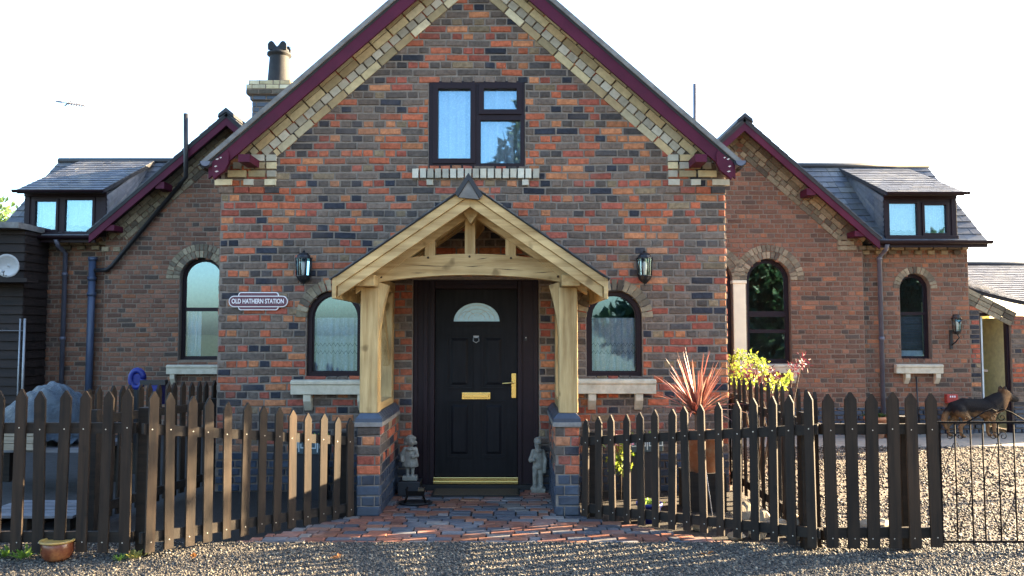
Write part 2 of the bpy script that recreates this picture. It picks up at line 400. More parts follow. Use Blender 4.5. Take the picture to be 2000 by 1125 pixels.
def slates(mb, A, B, C, D, rows, sw, th=.008, mi=0, under=1, lift=.02, ut=.05):
    A,B,C,D = map(Vector,(A,B,C,D)); nrm = (B-A).cross(D-A).normalized()
    if nrm.z < 0: nrm = -nrm
    mb.add([A,B,C,D]+[q-nrm*ut for q in (A,B,C,D)], [(0,1,2,3),(7,6,5,4),(0,4,5,1),(1,5,6,2),(2,6,7,3),(3,7,4,0)], under)
    for i in range(rows):
        v0 = i/rows; v1 = min((i+1.5)/rows, 1)
        l0, r0, l1, r1 = A.lerp(D,v0), B.lerp(C,v0), A.lerp(D,v1), B.lerp(C,v1)
        wid = (r0-l0).length; k = max(1, round(wid/sw)); us = [(j+(.5 if i%2 else 0))/k for j in range(-1, k+2)]
        us = sorted({min(max(u,0),1) for u in us})
        for ua, ub in zip(us, us[1:]):
            if (ub-ua)*wid < .02: continue
            g = .0025/wid; dv = random.uniform(-.05,.05)/rows; dn = random.uniform(0,.004)
            la, lb = l0.lerp(r0,ua+g), l0.lerp(r0,ub-g); ha, hb = l1.lerp(r1,ua+g), l1.lerp(r1,ub-g)
            e = (A-D).normalized()*(.008+dv*.3)
            lo = nrm*(lift*.45+dn); hi = lo+nrm*th; up = nrm*.002
            vs = [la+e+lo, lb+e+lo+nrm*random.uniform(-.002,.002), hb+up, ha+up, la+e+hi, lb+e+hi, hb+up+nrm*th*.5, ha+up+nrm*th*.5]
            mb.add(vs, [(3,2,1,0),(4,5,6,7),(0,1,5,4),(1,2,6,5),(2,3,7,6),(3,0,4,7)], mi)
def curtain(mb, x0, x1, z0, z1, y, amp=.018, waves=7, hem=0.0, nz=8, mi=0, ph=0):
    nx = int(waves*8); vs = []
    for j in range(nz+1):
        for i in range(nx+1):
            u = i/nx; t = j/nz
            a = amp*(1-.45*t)
            yy = y+a*sin(2*pi*waves*u+ph+.6*sin(5*u+ph))+a*.4*sin(2*pi*waves*2.3*u+1.3)
            z = z0+(z1-z0)*t
            if j == 0 and hem: z += hem*abs(sin(pi*waves*2*u))
            vs.append((x0+(x1-x0)*u, yy, z))
    w = nx+1
    mb.add(vs, [(j*w+i, j*w+i+1, (j+1)*w+i+1, (j+1)*w+i) for j in range(nz) for i in range(nx)], mi, True)
def leaf(mb, c, d, up, L, wd, mi=0, fold=.15):
    c, d, up = Vector(c), Vector(d).normalized(), Vector(up)
    s = d.cross(up)
    if s.length < 1e-4: s = Vector((1,0,0))
    s.normalize(); n = s.cross(d)
    mb.add([c, c+d*L*.45+s*wd*.5+n*wd*fold, c+d*L, c+d*L*.45-s*wd*.5+n*wd*fold], [(0,1,2,3)], mi)
def rdir():
    while True:
        v = Vector((random.uniform(-1,1),random.uniform(-1,1),random.uniform(-1,1)))
        if .05 < v.length < 1: return v.normalized()
def crown(mb, clumps, n, L, mi=0):
    for c, r in clumps:
        k = int(n*r*r)
        for _ in range(k):
            d = rdir(); p = Vector(c)+d*r*random.uniform(.45,1.08)**.6
            leaf(mb, p, (d+rdir()*.9), rdir(), L*random.uniform(.6,1.3), L*random.uniform(.35,.7), mi)

# ================================================================== THE SETTING
def gz(x, y):
    if y < 6.18: return .05
    if x > 2.28 or x < -2.6: return max(0, .05*(1-(y-6.18)/1.3))
    return 0.0
m = MB(); m.box(-400, 400, -6, 500, -.6, -.012); tag(m.build('ground', m_ground), kind='structure')
m = MB(); m.box(-400, 400, -500, -6, -.6, -.014); tag(m.build('field', m_field), kind='structure')
m = MB(); ys = [-6,6.17,6.19]
m.add([(-60,-6,-.012),(60,-6,-.012),(60,-3,.04),(-60,-3,.04),(60,6.18,.04),(-60,6.18,.04)], [(0,1,2,3),(3,2,4,5)])
m.add([(2.29,6.18,.04),(60,6.18,.04),(60,7.48,-.011),(2.29,7.48,-.011)], [(0,1,2,3)]); m.add([(-60,6.18,.04),(60,6.18,.04),(60,6.181,-.02),(-60,6.181,-.02)], [(0,1,2,3)])
tag(m.build('driveway', m_ground), kind='structure')
# garden beds behind the picket fences
m = MB(); m.add([(-1.42,7.2,0),(-1.42,8.35,0),(-3.3,8.35,0),(-3.6,6.6,0),(-2.5,6.2,0),(-2.2,6.2,0)], [(0,1,2,3,4,5)]); m.add([(.62,7.2,0),(1.8,6.2,0),(2.3,6.2,0),(2.3,8.35,0),(.62,8.35,0)], [(0,1,2,3,4)])
tag(m.build('garden_bed', m_soil), kind='structure')
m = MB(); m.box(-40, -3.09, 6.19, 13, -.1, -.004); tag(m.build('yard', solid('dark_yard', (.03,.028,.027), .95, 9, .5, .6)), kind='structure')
m = MB(); m.box(2.4, 14, 11.6, 13.2, -.1, .004); tag(m.build('concrete_path', m_conc), kind='structure')
# block paving, laid in rows across, edges stepped along the fences
FL0, FL1 = Vector((-1.46,7.15)), Vector((-2.58,5.72)); FR0, FR1 = Vector((.66,7.12)), Vector((2.21,5.87))
def fence_x(L0, L1, y): return L0.x+(L1.x-L0.x)*(L0.y-y)/(L0.y-L1.y)
m = MB(); y = 6.2; k = 0
pv = lambda a, b, d: (a, b, d)
while y < 8.24:
    if y < 7.1: xa, xb = fence_x(FL0, FL1, y+.05)+.02, fence_x(FR0, FR1, y+.05)-.02
    else: xa, xb = -1.19, .40
    x = xa-random.uniform(0,.2)
    while x < xb:
        w = .2 if random.random() < .85 else .1
        a, b = max(x, xa), min(x+w, xb)
        if b-a > .03:
            dz = random.uniform(-.0025,.0025)
            yo = .012*sin(x*16+k)
            m.brick([(a+.003,y+.003+yo),(b-.003,y+.003+yo*.6),(b-.003,y+.101+yo*.6),(a+.003,y+.101+yo)], pv, -.03, .022+dz, .006, 0, .0015)
        x += w
    y += .105; k += 1
m.add([(-2.28,6.19,.006),(1.88,6.19,.006),(.62,7.2,.006),(.42,8.3,.006),(-1.2,8.3,.006),(-1.42,7.2,.006)], [(0,1,2,3,4,5)], 1)
tag(m.build('paving', [m_paver, m_soil]), kind='structure')

def pebbles():
    rs = np.random.default_rng(3)
    t = (1+5**.5)/2
    iv = np.array([(-1,t,0),(1,t,0),(-1,-t,0),(1,-t,0),(0,-1,t),(0,1,t),(0,-1,-t),(0,1,-t),(t,0,-1),(t,0,1),(-t,0,-1),(-t,0,1)],float); iv /= np.linalg.norm(iv[0])
    fc = np.array([(0,11,5),(0,5,1),(0,1,7),(0,7,10),(0,10,11),(1,5,9),(5,11,4),(11,10,2),(10,7,6),(7,1,8),(3,9,4),(3,4,2),(3,2,6),(3,6,8),(3,8,9),(4,9,5),(2,4,11),(6,2,10),(8,6,7),(9,8,1)])
    pts = []
    def area(n, x0, x1, y0, y1, r0, r1, test=None):
        p = np.stack([rs.uniform(x0,x1,n), rs.uniform(y0,y1,n), r0+(r1-r0)*rs.uniform(0,1,n)**2.2], 1)
        if test is not None: p = p[[test(a,b) for a,b,_ in p]]
        pts.append(p)
    inpath = lambda x, y: not (y > 6.18 and fence_x(FL0,FL1,min(y,7.15))-.06 < x < fence_x(FR0,FR1,min(y,7.12))+.06)
    outside = lambda x, y: True
    area(85000, -4.2, 4.6, 4.9, 6.17, .0032, .0105, outside)
    area(9000, 2.3, 5.2, 5.8, 8.0, .006, .014)
    area(9000, 2.6, 8.2, 8.0, 11.7, .009, .018)
    p = np.concatenate(pts); n = len(p)
    sc = p[:,2][:,None]*np.stack([rs.uniform(.8,1.5,n), rs.uniform(.7,1.2,n), rs.uniform(.5,.9,n)],1)
    a = rs.uniform(0,2*pi,n); ca, sa = np.cos(a), np.sin(a); tl = rs.uniform(-.5,.5,n)
    V = iv[None]*sc[:,None]*(1+rs.uniform(-.22,.22,(n,12,1)))
    X = V[:,:,0]*ca[:,None]-V[:,:,1]*sa[:,None]; Y = V[:,:,0]*sa[:,None]+V[:,:,1]*ca[:,None]; Z = V[:,:,2]+V[:,:,0]*np.sin(tl)[:,None]
    Z += np.array([gz(a_,b_) for a_,b_ in p[:,:2]])[:,None]-.012+rs.uniform(.1,1.1,n)[:,None]*p[:,2][:,None]
    co = np.stack([X+p[:,0][:,None], Y+p[:,1][:,None], Z],2).reshape(-1,3)
    fa = (fc[None]+(np.arange(n)*12)[:,None,None]).reshape(-1)
    me = bpy.data.meshes.new('gravel'); me.vertices.add(len(co)); me.vertices.foreach_set('co', co.ravel())
    me.loops.add(len(fa)); me.loops.foreach_set('vertex_index', fa)
    nf = len(fa)//3; me.polygons.add(nf); me.polygons.foreach_set('loop_start', np.arange(nf)*3); me.update(calc_edges=True)
    me.materials.append(m_pebble); o = bpy.data.objects.new('gravel', me); COL.objects.link(o)
    tag(o, 'loose pale gravel spread in front of the fences and over the yard', 'gravel', kind='stuff')
pebbles()

# ================================================================== THE HOUSE
W = 8.33; XL, XR, XC = -3.08, 2.255, -.41
def R(x): return 5.79-.887*abs(x-XC)          # top of the front bargeboards
house = thing('station_house', 'old brick station house with steep front gable, maroon bargeboards and two side wings', 'house', (XC, W, 0))
def wallmap(Y0): return lambda x, z, d: (x, Y0-d, z)
fw = wallmap(W)
# openings of the front wall
ux0, uz0 = Q(837,328,W); ux1, uz1 = Q(1025,158,W)
up_open = rect(ux0, ux1, uz0, uz1)
def lowwin(cpx):
    cx = P(cpx,650,W).x; hw = .293; zt = P(cpx,566,W).z; return cx, hw, P(cpx,737,W).z, zt-hw
LW, RW = lowwin(653), lowwin(1200)
dx0, dz1 = Q(807,546,W); dx1, _ = Q(1052,546,W)
door_open = rect(dx0, dx1, -.05, dz1)
outer = [(XL,-.1),(XR,-.1),(XR,R(XR)-.02),(XC,R(XC)-.02),(XL,R(XL)-.02)]
holes = [up_open, arch(*LW), arch(*RW), door_open]
m = MB(); backing(m, [outer]+holes, fw, .14)
BZ = .40
brickwork(m, [outer]+holes, fw, BZ, 5.75, .0795)
# gable side walls
def side(x, sgn): return lambda y, z, d: (x+sgn*d, y, z)
sp = [(W,-.1),(14.2,-.1),(14.2,R(XR)-.03),(W,R(XR)-.03)]
for x, s_ in ((XR,1),(XL,-1)):
    backing(m, [sp], side(x,s_)); brickwork(m, [sp], side(x,s_), 0, R(XR)-.05, .0795)
m.add([(XL,14.2,-.1),(XR,14.2,-.1),(XR,14.2,R(XR)),(XC,14.2,R(XC)-.03),(XL,14.2,R(XL))], [(0,1,2,3,4)], 1)
m.build('wall', [m_brick, m_mortar], house)
for a, b in ((XL,dx0),(dx1,XR)): m = MB(); brickwork(m, [rect(a,b,0,BZ)], fw, 0, BZ, .0795, proud=.016); m.build('plinth_course', m_blue, house)
# cream dressings of the gable
m = MB(); up2 = Vector((cos(atan(.887))*0,0))
th = atan(.887); nrmL = Vector((-sin(th), cos(th))); nrmR = Vector((sin(th), cos(th)))
def band(xc, zr, slope, half, fn, mi_a, mi_b, mats, drop=.445, proud=.02):
    t = atan(slope)
    for s_ in (-1, 1):
        m = MB()
        n2 = Vector((s_*sin(t), cos(t)))
        pe = (xc+s_*half, zr-slope*half-drop); pt = (xc, zr-drop)
        for j, (L, mi) in enumerate(((.235,mi_a),(.12,mi_b),(.235,mi_a),(.235,mi_a))):
            sh = j*.083*math.tan(t)
            d = Vector((pt[0]-pe[0], pt[1]-pe[1])).normalized()
            a = Vector(pe)-d*(j*.083/slope); b = Vector(pt)+d*(sh if True else 0)
            slope_row(m, a, b, n2, j*.083, (j+1)*.083, L, fn, proud+.003*j, mi, random.uniform(0,.2))
        m.build('sloping_brick_band', mats, house)
band(XC, 5.79, .887, 2.075, fw, 0, 1, [m_cream, m_white])
kn = [MB(), MB()]
def qx(px): return P(px,330,W).x
def mir(px): return 1845-px
for rows_ in (((302,316),((489,518),(520,541))), ((317,331),((456,474),(477,497),(499,519),(521,541))), ((333,347),((446,483),(486,520),(522,541))), ((350,363),((421,455),(477,497),(518,541)))):
    (ya, yb), bs = rows_
    for a, b in bs:
        for m, q in zip(kn, ((a,b),(mir(b),mir(a)))):
            za, zb = P(q[0],yb,W).z, P(q[0],ya,W).z
            m.brick([(qx(q[0]),za),(qx(q[1]),za),(qx(q[1]),zb),(qx(q[0]),zb)], fw, -.01, .03, .005, random.choice((0,1)))
for m in kn: m.build('kneeler', [m_cream, m_white], house)
m = MB()
za, zb = P(800,350,W).z, P(800,330,W).z           # soldier sill under the upper window
for i in range(17):
    a = 805+i*14.65
    m.brick([(qx(a+.6),za),(qx(a+14),za),(qx(a+14),zb),(qx(a+.6),zb)], fw, -.01, .05, .006, 1)
for a in (833, 1019):
    m.brick([(qx(a),P(a,363,W).z),(qx(a+14),P(a,363,W).z),(qx(a+14),za-.004),(qx(a),za-.004)], fw, -.01, .035, .005, 1)
m.build('window_sill', [m_cream, m_white], house)
                                           # corbel course under the kneelers
for a, b in ((428,548),(mir(548),mir(428))):
    n = 4; m = MB()
    for i in range(n):
        q0, q1 = a+(b-a)*i/n, a+(b-a)*(i+1)/n; z0, z1 = P(a,378,W).z, P(a,365,W).z
        m.brick([(qx(q0)+.004,z0),(qx(q1)-.004,z0),(qx(q1)-.004,z1),(qx(q0)+.004,z1)], fw, -.01, .022, .005)
    m.build('corbel_course', m_brick, house)
                                           # arch rings of the lower windows
for c in (LW, RW):
    m = MB(); voussoirs(m, c[0], c[3], c[1]-.005, c[1]+.115, 17, fw, .016); m.build('window_arch', m_dirty_shade, house)

def window(name, outline_fn, cx, Y0, recess, fr=.055, bars=(), sash=None):
    pass
def arched_window(c, Y0, rec, fr=.05, transoms=(), name='window'):
    cx, hw, zb, zs = c; fn = wallmap(Y0)
    f = MB(); f.ring(arch(cx,hw-.004,zb+.002,zs), arch(cx,hw-fr,zb+fr,zs), fn, -rec, -rec-.06)
    f.ring(arch(cx,hw-fr+.012,zb+fr-.012,zs), arch(cx,hw-fr-.014,zb+fr+.014,zs), fn, -rec-.018, -rec-.05)
    for z, h in transoms: f.box(cx-hw+fr-.01, cx+hw-fr+.01, Y0+rec+.008, Y0+rec+.055, z-h/2, z+h/2)
    w = f.build(name, m_upvc, house)
    g = MB(); g.prism(arch(cx,hw-fr-.005,zb+fr+.005,zs), fn, -rec-.034, -rec-.038); g.build('pane', m_glass, w)
    return w
def sill(x0, x1, zt, Y0, brackets, h=.15, parent=house):
    m = MB()
    pr = [(-.02,0),(-.10,0),(-.13,-.012),(-.13,-.045),(-.115,-.05),(-.115,-h),(-.02,-h)]
    n = len(pr)
    m.add([(x0,Y0+p[0],zt+p[1]) for p in pr]+[(x1,Y0+p[0],zt+p[1]) for p in pr], [tuple(range(n)),tuple(range(2*n-1,n-1,-1))]+[(i,(i+1)%n,(i+1)%n+n,i+n) for i in range(n)])
    for b in brackets:
        prb = [(-.005,-h),(-.10,-h),(-.10,-h-.07),(-.06,-h-.13),(-.03,-h-.17),(-.005,-h-.17)]; n2 = len(prb)
        m.add([(b-.04,Y0+p[0],zt+p[1]) for p in prb]+[(b+.04,Y0+p[0],zt+p[1]) for p in prb], [tuple(range(n2)),tuple(range(2*n2-1,n2-1,-1))]+[(i,(i+1)%n2,(i+1)%n2+n2,i+n2) for i in range(n2)])
    return m.build('window_sill', m_stone, parent, .006)
wl = arched_window(LW, W, .045); wr = arched_window(RW, W, .045)
for w, c, ph in ((wl,LW,0),(wr,RW,2)):
    k = MB(); curtain(k, c[0]-c[1]+.03, c[0]+c[1]-.03, c[2]+.03, c[2]+.62, W+.135, .026, 7, .02, 8, 0, ph)
    k.tube([(c[0]-c[1]+.02,W+.15,c[2]+.62),(c[0]+c[1]-.02,W+.15,c[2]+.62)], .006, 6)
    for zz in (.26,.34,.05):    # embroidered zig-zag bands
        pts = [(c[0]-c[1]+.06+i*.0225, W+.102, c[2]+zz+(.018 if i%2 else -.018)) for i in range(22)]
        k.tube(pts, .0035, 5, 1)
    k.build('net_curtain', [m_lace, m_plank], w)
zt = P(600,741,W).z
sill(P(567,750,W-.12).x, P(735,750,W-.12).x, zt, W, [P(599,790,W-.1).x, P(705,790,W-.1).x])
sill(P(1115,750,W-.12).x, P(1282,750,W-.12).x, zt+.008, W, [P(1157,790,W-.1).x, P(1249,790,W-.1).x])
# upper window
f = MB(); fr = .05
f.ring(rect(ux0+.004,ux1-.004,uz0+.002,uz1-.002), rect(ux0+fr,ux1-fr,uz0+fr,uz1-fr), fw, .006, -.06)
mx0, mx1 = P(925,250,W).x, P(938,250,W).x
f.box(mx0-.005, mx1+.005, W-.004, W+.056, uz0+fr-.005, uz1-fr+.005)
g0, g1 = Q(938,235,W), Q(1016,222,W)
f.box(mx1, ux1-fr+.005, W-.003, W+.055, g0[1], g1[1])
# opening sashes stand proud
def sash(x0,x1,z0,z1,t=.055): f.ring(rect(x0,x1,z0,z1), rect(x0+t,x1-t,z0+t,z1-t), fw, .02, -.045)
a, b = Q(845,320,W), Q(929,164,W); sash(a[0],b[0],a[1],b[1])
a, b = Q(935,224,W), Q(1019,164,W); sash(a[0],b[0],a[1],b[1])
uw = f.build('window', m_upvc, house, .004)
g = MB(); g.prism(rect(ux0+fr-.004,ux1-fr+.004,uz0+fr-.004,uz1-fr+.004), fw, -.03, -.034); g.build('pane', m_glass, uw)
k = MB(); curtain(k, ux0+.03, mx0+.04, uz0+.02, uz1-.02, W+.14, .05, 4, 0, 8); curtain(k, mx1-.03, ux1-.03, uz0+.02, uz1-.02, W+.14, .05, 3.5, 0, 8, 0, 1)
k.build('net_curtain', m_lace, uw)

# front door
DY = W+.07
fd = wallmap(DY)
lx0, lx1 = P(850,750,DY).x, P(1010,750,DY).x; lz0, lz1 = P(930,930,DY).z, P(930,565,DY).z
m = MB()
m.box(dx0+.003, lx0-.004, DY-.03, DY+.06, -.02, dz1-.004); m.box(lx1+.004, dx1-.003, DY-.03, DY+.06, -.02, dz1-.004)
m.box(lx0-.004, lx1+.004, DY-.029, DY+.06, lz1+.004, dz1-.004)
for x in (dx0+.003, dx0+.11, lx0-.05): m.box(x, x+.045, DY-.05, DY-.031, 0, dz1-.005)
for x in (lx1+.006, dx1-.05): m.box(x, x+.045, DY-.05, DY-.031, 0, dz1-.005)
m.box(lx0-.004, lx1+.004, DY-.05, DY-.03, lz1+.004, lz1+.05)
frame = m.build('door_frame', m_upvc, house, .004)
door = MB()
fan_c = P(931,630,DY); fr_ = .255
fan = [(fan_c.x+fr_*cos(pi*i/20), fan_c.z+fr_*.86*sin(pi*i/20)) for i in range(21)]
leafp = rect(lx0, lx1, lz0, lz1)
vs = [Vector((p[0],p[1],0)) for q in (leafp,fan) for p in q]
door.add([fd(v.x,v.y,0) for v in vs], [tuple(t) for t in tessellate_polygon([[Vector((p[0],p[1],0)) for p in leafp],[Vector((p[0],p[1],0)) for p in fan]])])
door.add([fd(p[0],p[1],0) for p in leafp]+[fd(p[0],p[1],-.05) for p in leafp], [(0,1,5,4),(1,2,6,5),(2,3,7,6),(3,0,4,7)])
fo = [(fan_c.x+(fr_+.03)*cos(pi*i/20), fan_c.z-.0+(fr_*.86+.03)*sin(pi*i/20)) for i in range(21)]
fo2 = [(p[0],p[1]) for p in fo]; fo2[0] = (fo[0][0], fan_c.z-.03); fo2[-1] = (fo[-1][0], fan_c.z-.03)
fi = [(fan_c.x+(fr_-.012)*cos(pi*i/20), fan_c.z+.012+(fr_*.86-.024)*sin(pi*i/20)) for i in range(21)]
door.ring(fo2, fi, fd, .016, -.02)
for (xa, xb, ya, yb) in ((875,920,655,757),(943,985,655,757),(875,920,785,892),(943,985,785,892)):
    x0, z0 = Q(xa,yb,DY); x1, z1 = Q(xb,ya,DY)
    door.ring(rect(x0,x1,z0,z1,.016), rect(x0,x1,z0,z1,.0), fd, .012, -.001)
    o1, o2 = rect(x0,x1,z0,z1,-.03), rect(x0,x1,z0,z1,-.055)
    door.ring(o1, o2, fd, .001, -.002)
    door.add([fd(*p,.001) for p in o1]+[fd(*p,.013) for p in o2], [(0,1,5,4),(1,2,6,5),(2,3,7,6),(3,0,4,7),(4,5,6,7)])
door = door.build('front_door', m_door, house)
g = MB(); g.prism(fi, fd, -.004, -.008); 
for i in range(3):
    rr = fr_*(.35+.2*i); g.tube([fd(fan_c.x+rr*cos(pi*j/16), fan_c.z+.03+rr*.8*sin(pi*j/16), .0) for j in range(17)], .0022, 5, 1)
for s_ in (-1,1): g.tube([fd(fan_c.x+s_*(.02+.16*t), fan_c.z+.07+.05*sin(pi*t), .0) for t in [i/10 for i in range(11)]], .0022, 5, 1)
def frost():
    k = N('frosted_fanlight'); return k.fin(k.mix((.40,.66,.80), k.ramp(k.noise(k.coord(), 30, 3), [(.3,.85),(.7,1)])), .12, 0, .7)
g.build('fanlight', [frost(), m_white_t], door)
m = MB(); a = P(902,780,DY); b = P(958,766,DY); m.box(a.x, b.x, DY-.012, DY-.001, a.z, b.z); m.box(a.x+.02, b.x-.02, DY-.02, DY-.012, a.z+.018, b.z-.018); m.build('letterbox', m_brass, door, .004)
m = MB(); a = P(999,777,DY); b = P(1008,729,DY); m.box(a.x, b.x, DY-.012, DY-.001, a.z, b.z)
lv = P(1003,747,DY); m.tube([(lv.x,DY-.01,lv.z),(lv.x,DY-.055,lv.z),(lv.x-.01,DY-.06,lv.z),(lv.x-.10,DY-.058,lv.z-.005),(lv.x-.115,DY-.05,lv.z-.008)], .009, 8)
m.build('door_handle', m_brass, door, .004)
m = MB(); c = P(930,664,DY); m.tube([(c.x-.026,DY-.02,c.z+.03),(c.x-.03,DY-.03,c.z-.01),(c.x,DY-.032,c.z-.028),(c.x+.03,DY-.03,c.z-.01),(c.x+.026,DY-.02,c.z+.03)], .006, 6); m.box(c.x-.03, c.x+.03, DY-.018, DY-.001, c.z+.022, c.z+.045); m.build('door_knocker', m_grey, door)
m = MB(); c = P(1027,661,DY-.03); m.box(c.x-.012, c.x+.012, DY-.062, DY-.051, c.z-.025, c.z+.025, 0); m.ball((c.x,DY-.062,c.z+.008), .006, 1); m.build('doorbell', [m_black, m_signw], frame)
m = MB(); za, zb = P(930,943,DY).z, P(930,930,DY).z
m.box(lx0-.01, lx1+.01, DY-.06, DY-.002, za+.028, zb-.002); m.box(lx0-.01, lx1+.01, DY-.08, DY-.06, za, za+.03); m.build('door_threshold', m_brass, house, .004)
m = MB(); m.box(dx0+.002, dx1-.002, W-.02, DY+.06, -.02, za-.004); m.build('door_step', m_rub, house)

# ------------------------------------------------------------------ main roof
YB, YE = 8.045, 14.6
m = MB()
for s_ in (-1,1):
    xe = XC+s_*2.79; ze = R(xe)+.035
    A, B, C, D = (xe,YB,ze), (xe,YE,ze), (XC,YE,R(XC)+.035), (XC,YB,R(XC)+.035)
    slates(m, A, B, C, D, 22, .25, .008, 0, 1, .022)
m.tube([(XC,YB,R(XC)+.06),(XC,YE,R(XC)+.06)], .07, 8, 2)
m.build('roof', [m_slate, m_under, m_slatedark], house)
def slope_board(m, xc, zr, slope, x0, x1, v0, v1, Ya, Yb, mi=0):
    "board along a slope: vertical offsets v0..v1 below line z=zr-slope*|x-xc|"
    z = lambda x: zr-slope*abs(x-xc)
    m.prism([(x0,z(x0)-v1),(x1,z(x1)-v1),(x1,z(x1)-v0),(x0,z(x0)-v0)], lambda x,zz,d: (x,d,zz), Ya, Yb, mi)
m = MB()
for s_ in (-1,1): slope_board(m, XC, 5.79, .887, XC+s_*2.76, XC, -.062, .0, 8.022, 8.33)
m.build('verge_mortar', m_verge, house)
for s_ in (-1,1):
    m = MB()
    slope_board(m, XC, 5.79, .887, XC+s_*2.70, XC, .002, .178, 8.05, 8.085)
    slope_board(m, XC, 5.79, .887, XC+s_*2.70, XC, .006, .05, 8.085, 8.325, 2)   # soffit strip
    # shaped foot
    mm = lambda px: px if s_ < 0 else mir(px)+1
    pts = [Q(mm(px),py,8.03) for px, py in ((414,317),(443,293),(447,302),(446,318),(438,333),(427,341),(417,350),(414,340))]
    m.prism(pts, lambda x,zz,d: (x,d,zz), 8.03, 8.083)
    for (px,py,l) in ((424,311,8),(421,325,7),(423,335,9),(431,308,5)):
        c = P(mm(px),py,8.03); m.prism([(c.x-l*.0022,c.z),(c.x,c.z-.008),(c.x+l*.0025,c.z+.004),(c.x+.004,c.z+.009)], lambda x,zz,d: (x,d,zz), 8.027, 8.0295, 1)
    # purlin end
    a, b = P(mm(465),316,8.0), P(mm(488),301,8.0); m.box(a.x, b.x, 8.0, 8.32, a.z, b.z)
    m.build('bargeboard', [m_maroon, m_flake, m_under], house)
def gutter(name, p0, p1, r=.055, mat=None, parent=house):
    m = MB(); p0, p1 = Vector(p0), Vector(p1); d = (p1-p0).normalized(); s_ = d.cross(Vector((0,0,1))).normalized()
    n = 9; vs = []
    for p in (p0,p1):
        for rr in (r, r*.88):
            for i in range(n):
                t = pi+pi*i/(n-1); vs.append(p+s_*(rr*cos(t))+Vector((0,0,rr*sin(t))))
    fs = []
    for i in range(n-1):
        fs += [(i,i+1,2*n+i+1,2*n+i),(n+i,3*n+i,3*n+i+1,n+i+1),(i,n+i,n+i+1,i+1),(2*n+i,2*n+i+1,3*n+i+1,3*n+i)]
    fs += [(0,2*n,3*n,n),(n-1,2*n-1,4*n-1,3*n-1)]
    # stop end
    vs2 = [p0+s_*(r*cos(pi+pi*i/(n-1)))+Vector((0,0,r*sin(pi+pi*i/(n-1)))) for i in range(n)]
    m.add(vs, fs, 0, False); m.add(vs2+[q+d*.004 for q in vs2], [tuple(range(n)), tuple(range(n,2*n))])
    return m.build(name, mat or m_plastic, parent)
gl = P(402,321,8.02); gr = P(1446,320,8.02)
gutter('gutter', (gl.x,8.0,gl.z+.03), (gl.x,12.6,gl.z+.03), .06); gutter('gutter', (gr.x,8.0,gr.z+.03), (gr.x,12.6,gr.z+.03), .06)

# ------------------------------------------------------------------ wings
WG, WL = 12.9, 13.05
fg, fl = wallmap(WG), wallmap(WL)
class RG: xc, zr, sl, half = 3.733, 5.067, .90, 2.12
class LG: xc, zr, sl, half = -4.584, 5.151, .88, 2.15
rx1 = 5.72; lx_ = -6.64; rend = 7.52; lend = -8.2
ACx = P(1502,600,WG).x; hwA = 43*WG/F
winA = (ACx, hwA, P(1502,710,WG).z, P(1502,505,WG).z-hwA)
BCx = P(1388,600,WG).x; winB = (BCx, hwA, winA[2], winA[3])
CCx = P(1788,600,WL).x; hwC = 30*WL/F; winC = (CCx, hwC, P(1788,703,WL).z, P(1788,534,WL).z-hwC)
DCx = P(392,600,WG).x; hwD = 42*WG/F; winD = (DCx, hwD, P(392,703,WG).z, P(392,503,WG).z-hwD)
def gpoly(G, x0, x1, zlow):
    z = lambda x: G.zr-G.sl*abs(x-G.xc)-.03
    pts = [(x0,0),(x1,0),(x1,z(x1))]
    if x0 < G.xc < x1: pts.append((G.xc, z(G.xc)))
    pts.append((x0,z(x0))); return pts
gp = gpoly(RG, 2.26, rx1, 0)
m = MB(); backing(m, [gp, arch(*winA), arch(*winB)], fg, .16)
brickwork(m, [gp, arch(*winA), arch(*winB)], fg, .44, 5.1, .0785, .235, .007)
lowR = [(rx1,0),(rend,0),(rend,3.06),(rx1,3.06)]
backing(m, [lowR, arch(*winC)], fl, .16); brickwork(m, [lowR, arch(*winC)], fl, .44, 3.06, .0785, .235, .007)
m.add([(rx1,WG,0),(rx1,WL,0),(rx1,WL,3.1),(rx1,WG,3.1)], [(0,1,2,3)], 1); brickwork(m, [rect(WG,WL,.44,3.1)], side(rx1,1), .44, 3.1, .0785)
# end wall of the right wing, facing the yard
ep = [(WL,0),(16.2,0),(16.2,3.06),(14.5,4.66),(WL,3.06)]
backing(m, [ep], side(rend,1)); brickwork(m, [ep], side(rend,1), 0, 4.6, .0785)
m.build('wall', [m_wbrick, m_wmortar], house)
m = MB(); brickwork(m, [rect(2.26,rx1,0,.44)], fg, 0, .44, .0785, proud=.03); m.build('plinth_course', m_blue, house); m = MB(); brickwork(m, [rect(rx1,rend,0,.44)], fl, 0, .44, .0785, proud=.03); m.build('plinth_course', m_blue, house)
gpl = gpoly(LG, lx_, -3.07, 0)
m = MB(); backing(m, [gpl, arch(*winD)], fg, .16); brickwork(m, [gpl, arch(*winD)], fg, 0, 5.2, .0785, .235, .007)
lowL = [(lend,0),(lx_,0),(lx_,3.14),(lend,3.14)]
backing(m, [lowL], fl); brickwork(m, [lowL], fl, 0, 3.14, .0785, .235, .007)
m.add([(lx_,WG,0),(lx_,WL,0),(lx_,WL,3.2),(lx_,WG,3.2)], [(0,1,2,3)], 1); brickwork(m, [rect(WG,WL,0,3.2)], side(lx_,-1), 0, 3.2, .0785)
backing(m, [[(WL,0),(16.2,0),(16.2,3.14),(14.5,4.74),(WL,3.14)]], side(lend,-1))
m.build('wall', [m_wbrick, m_wmortar], house)
# back wall closing the house
m = MB(); m.box(lend, rend, 16.2, 16.3, 0, 3.1); m.build('wall', m_wmortar, house)
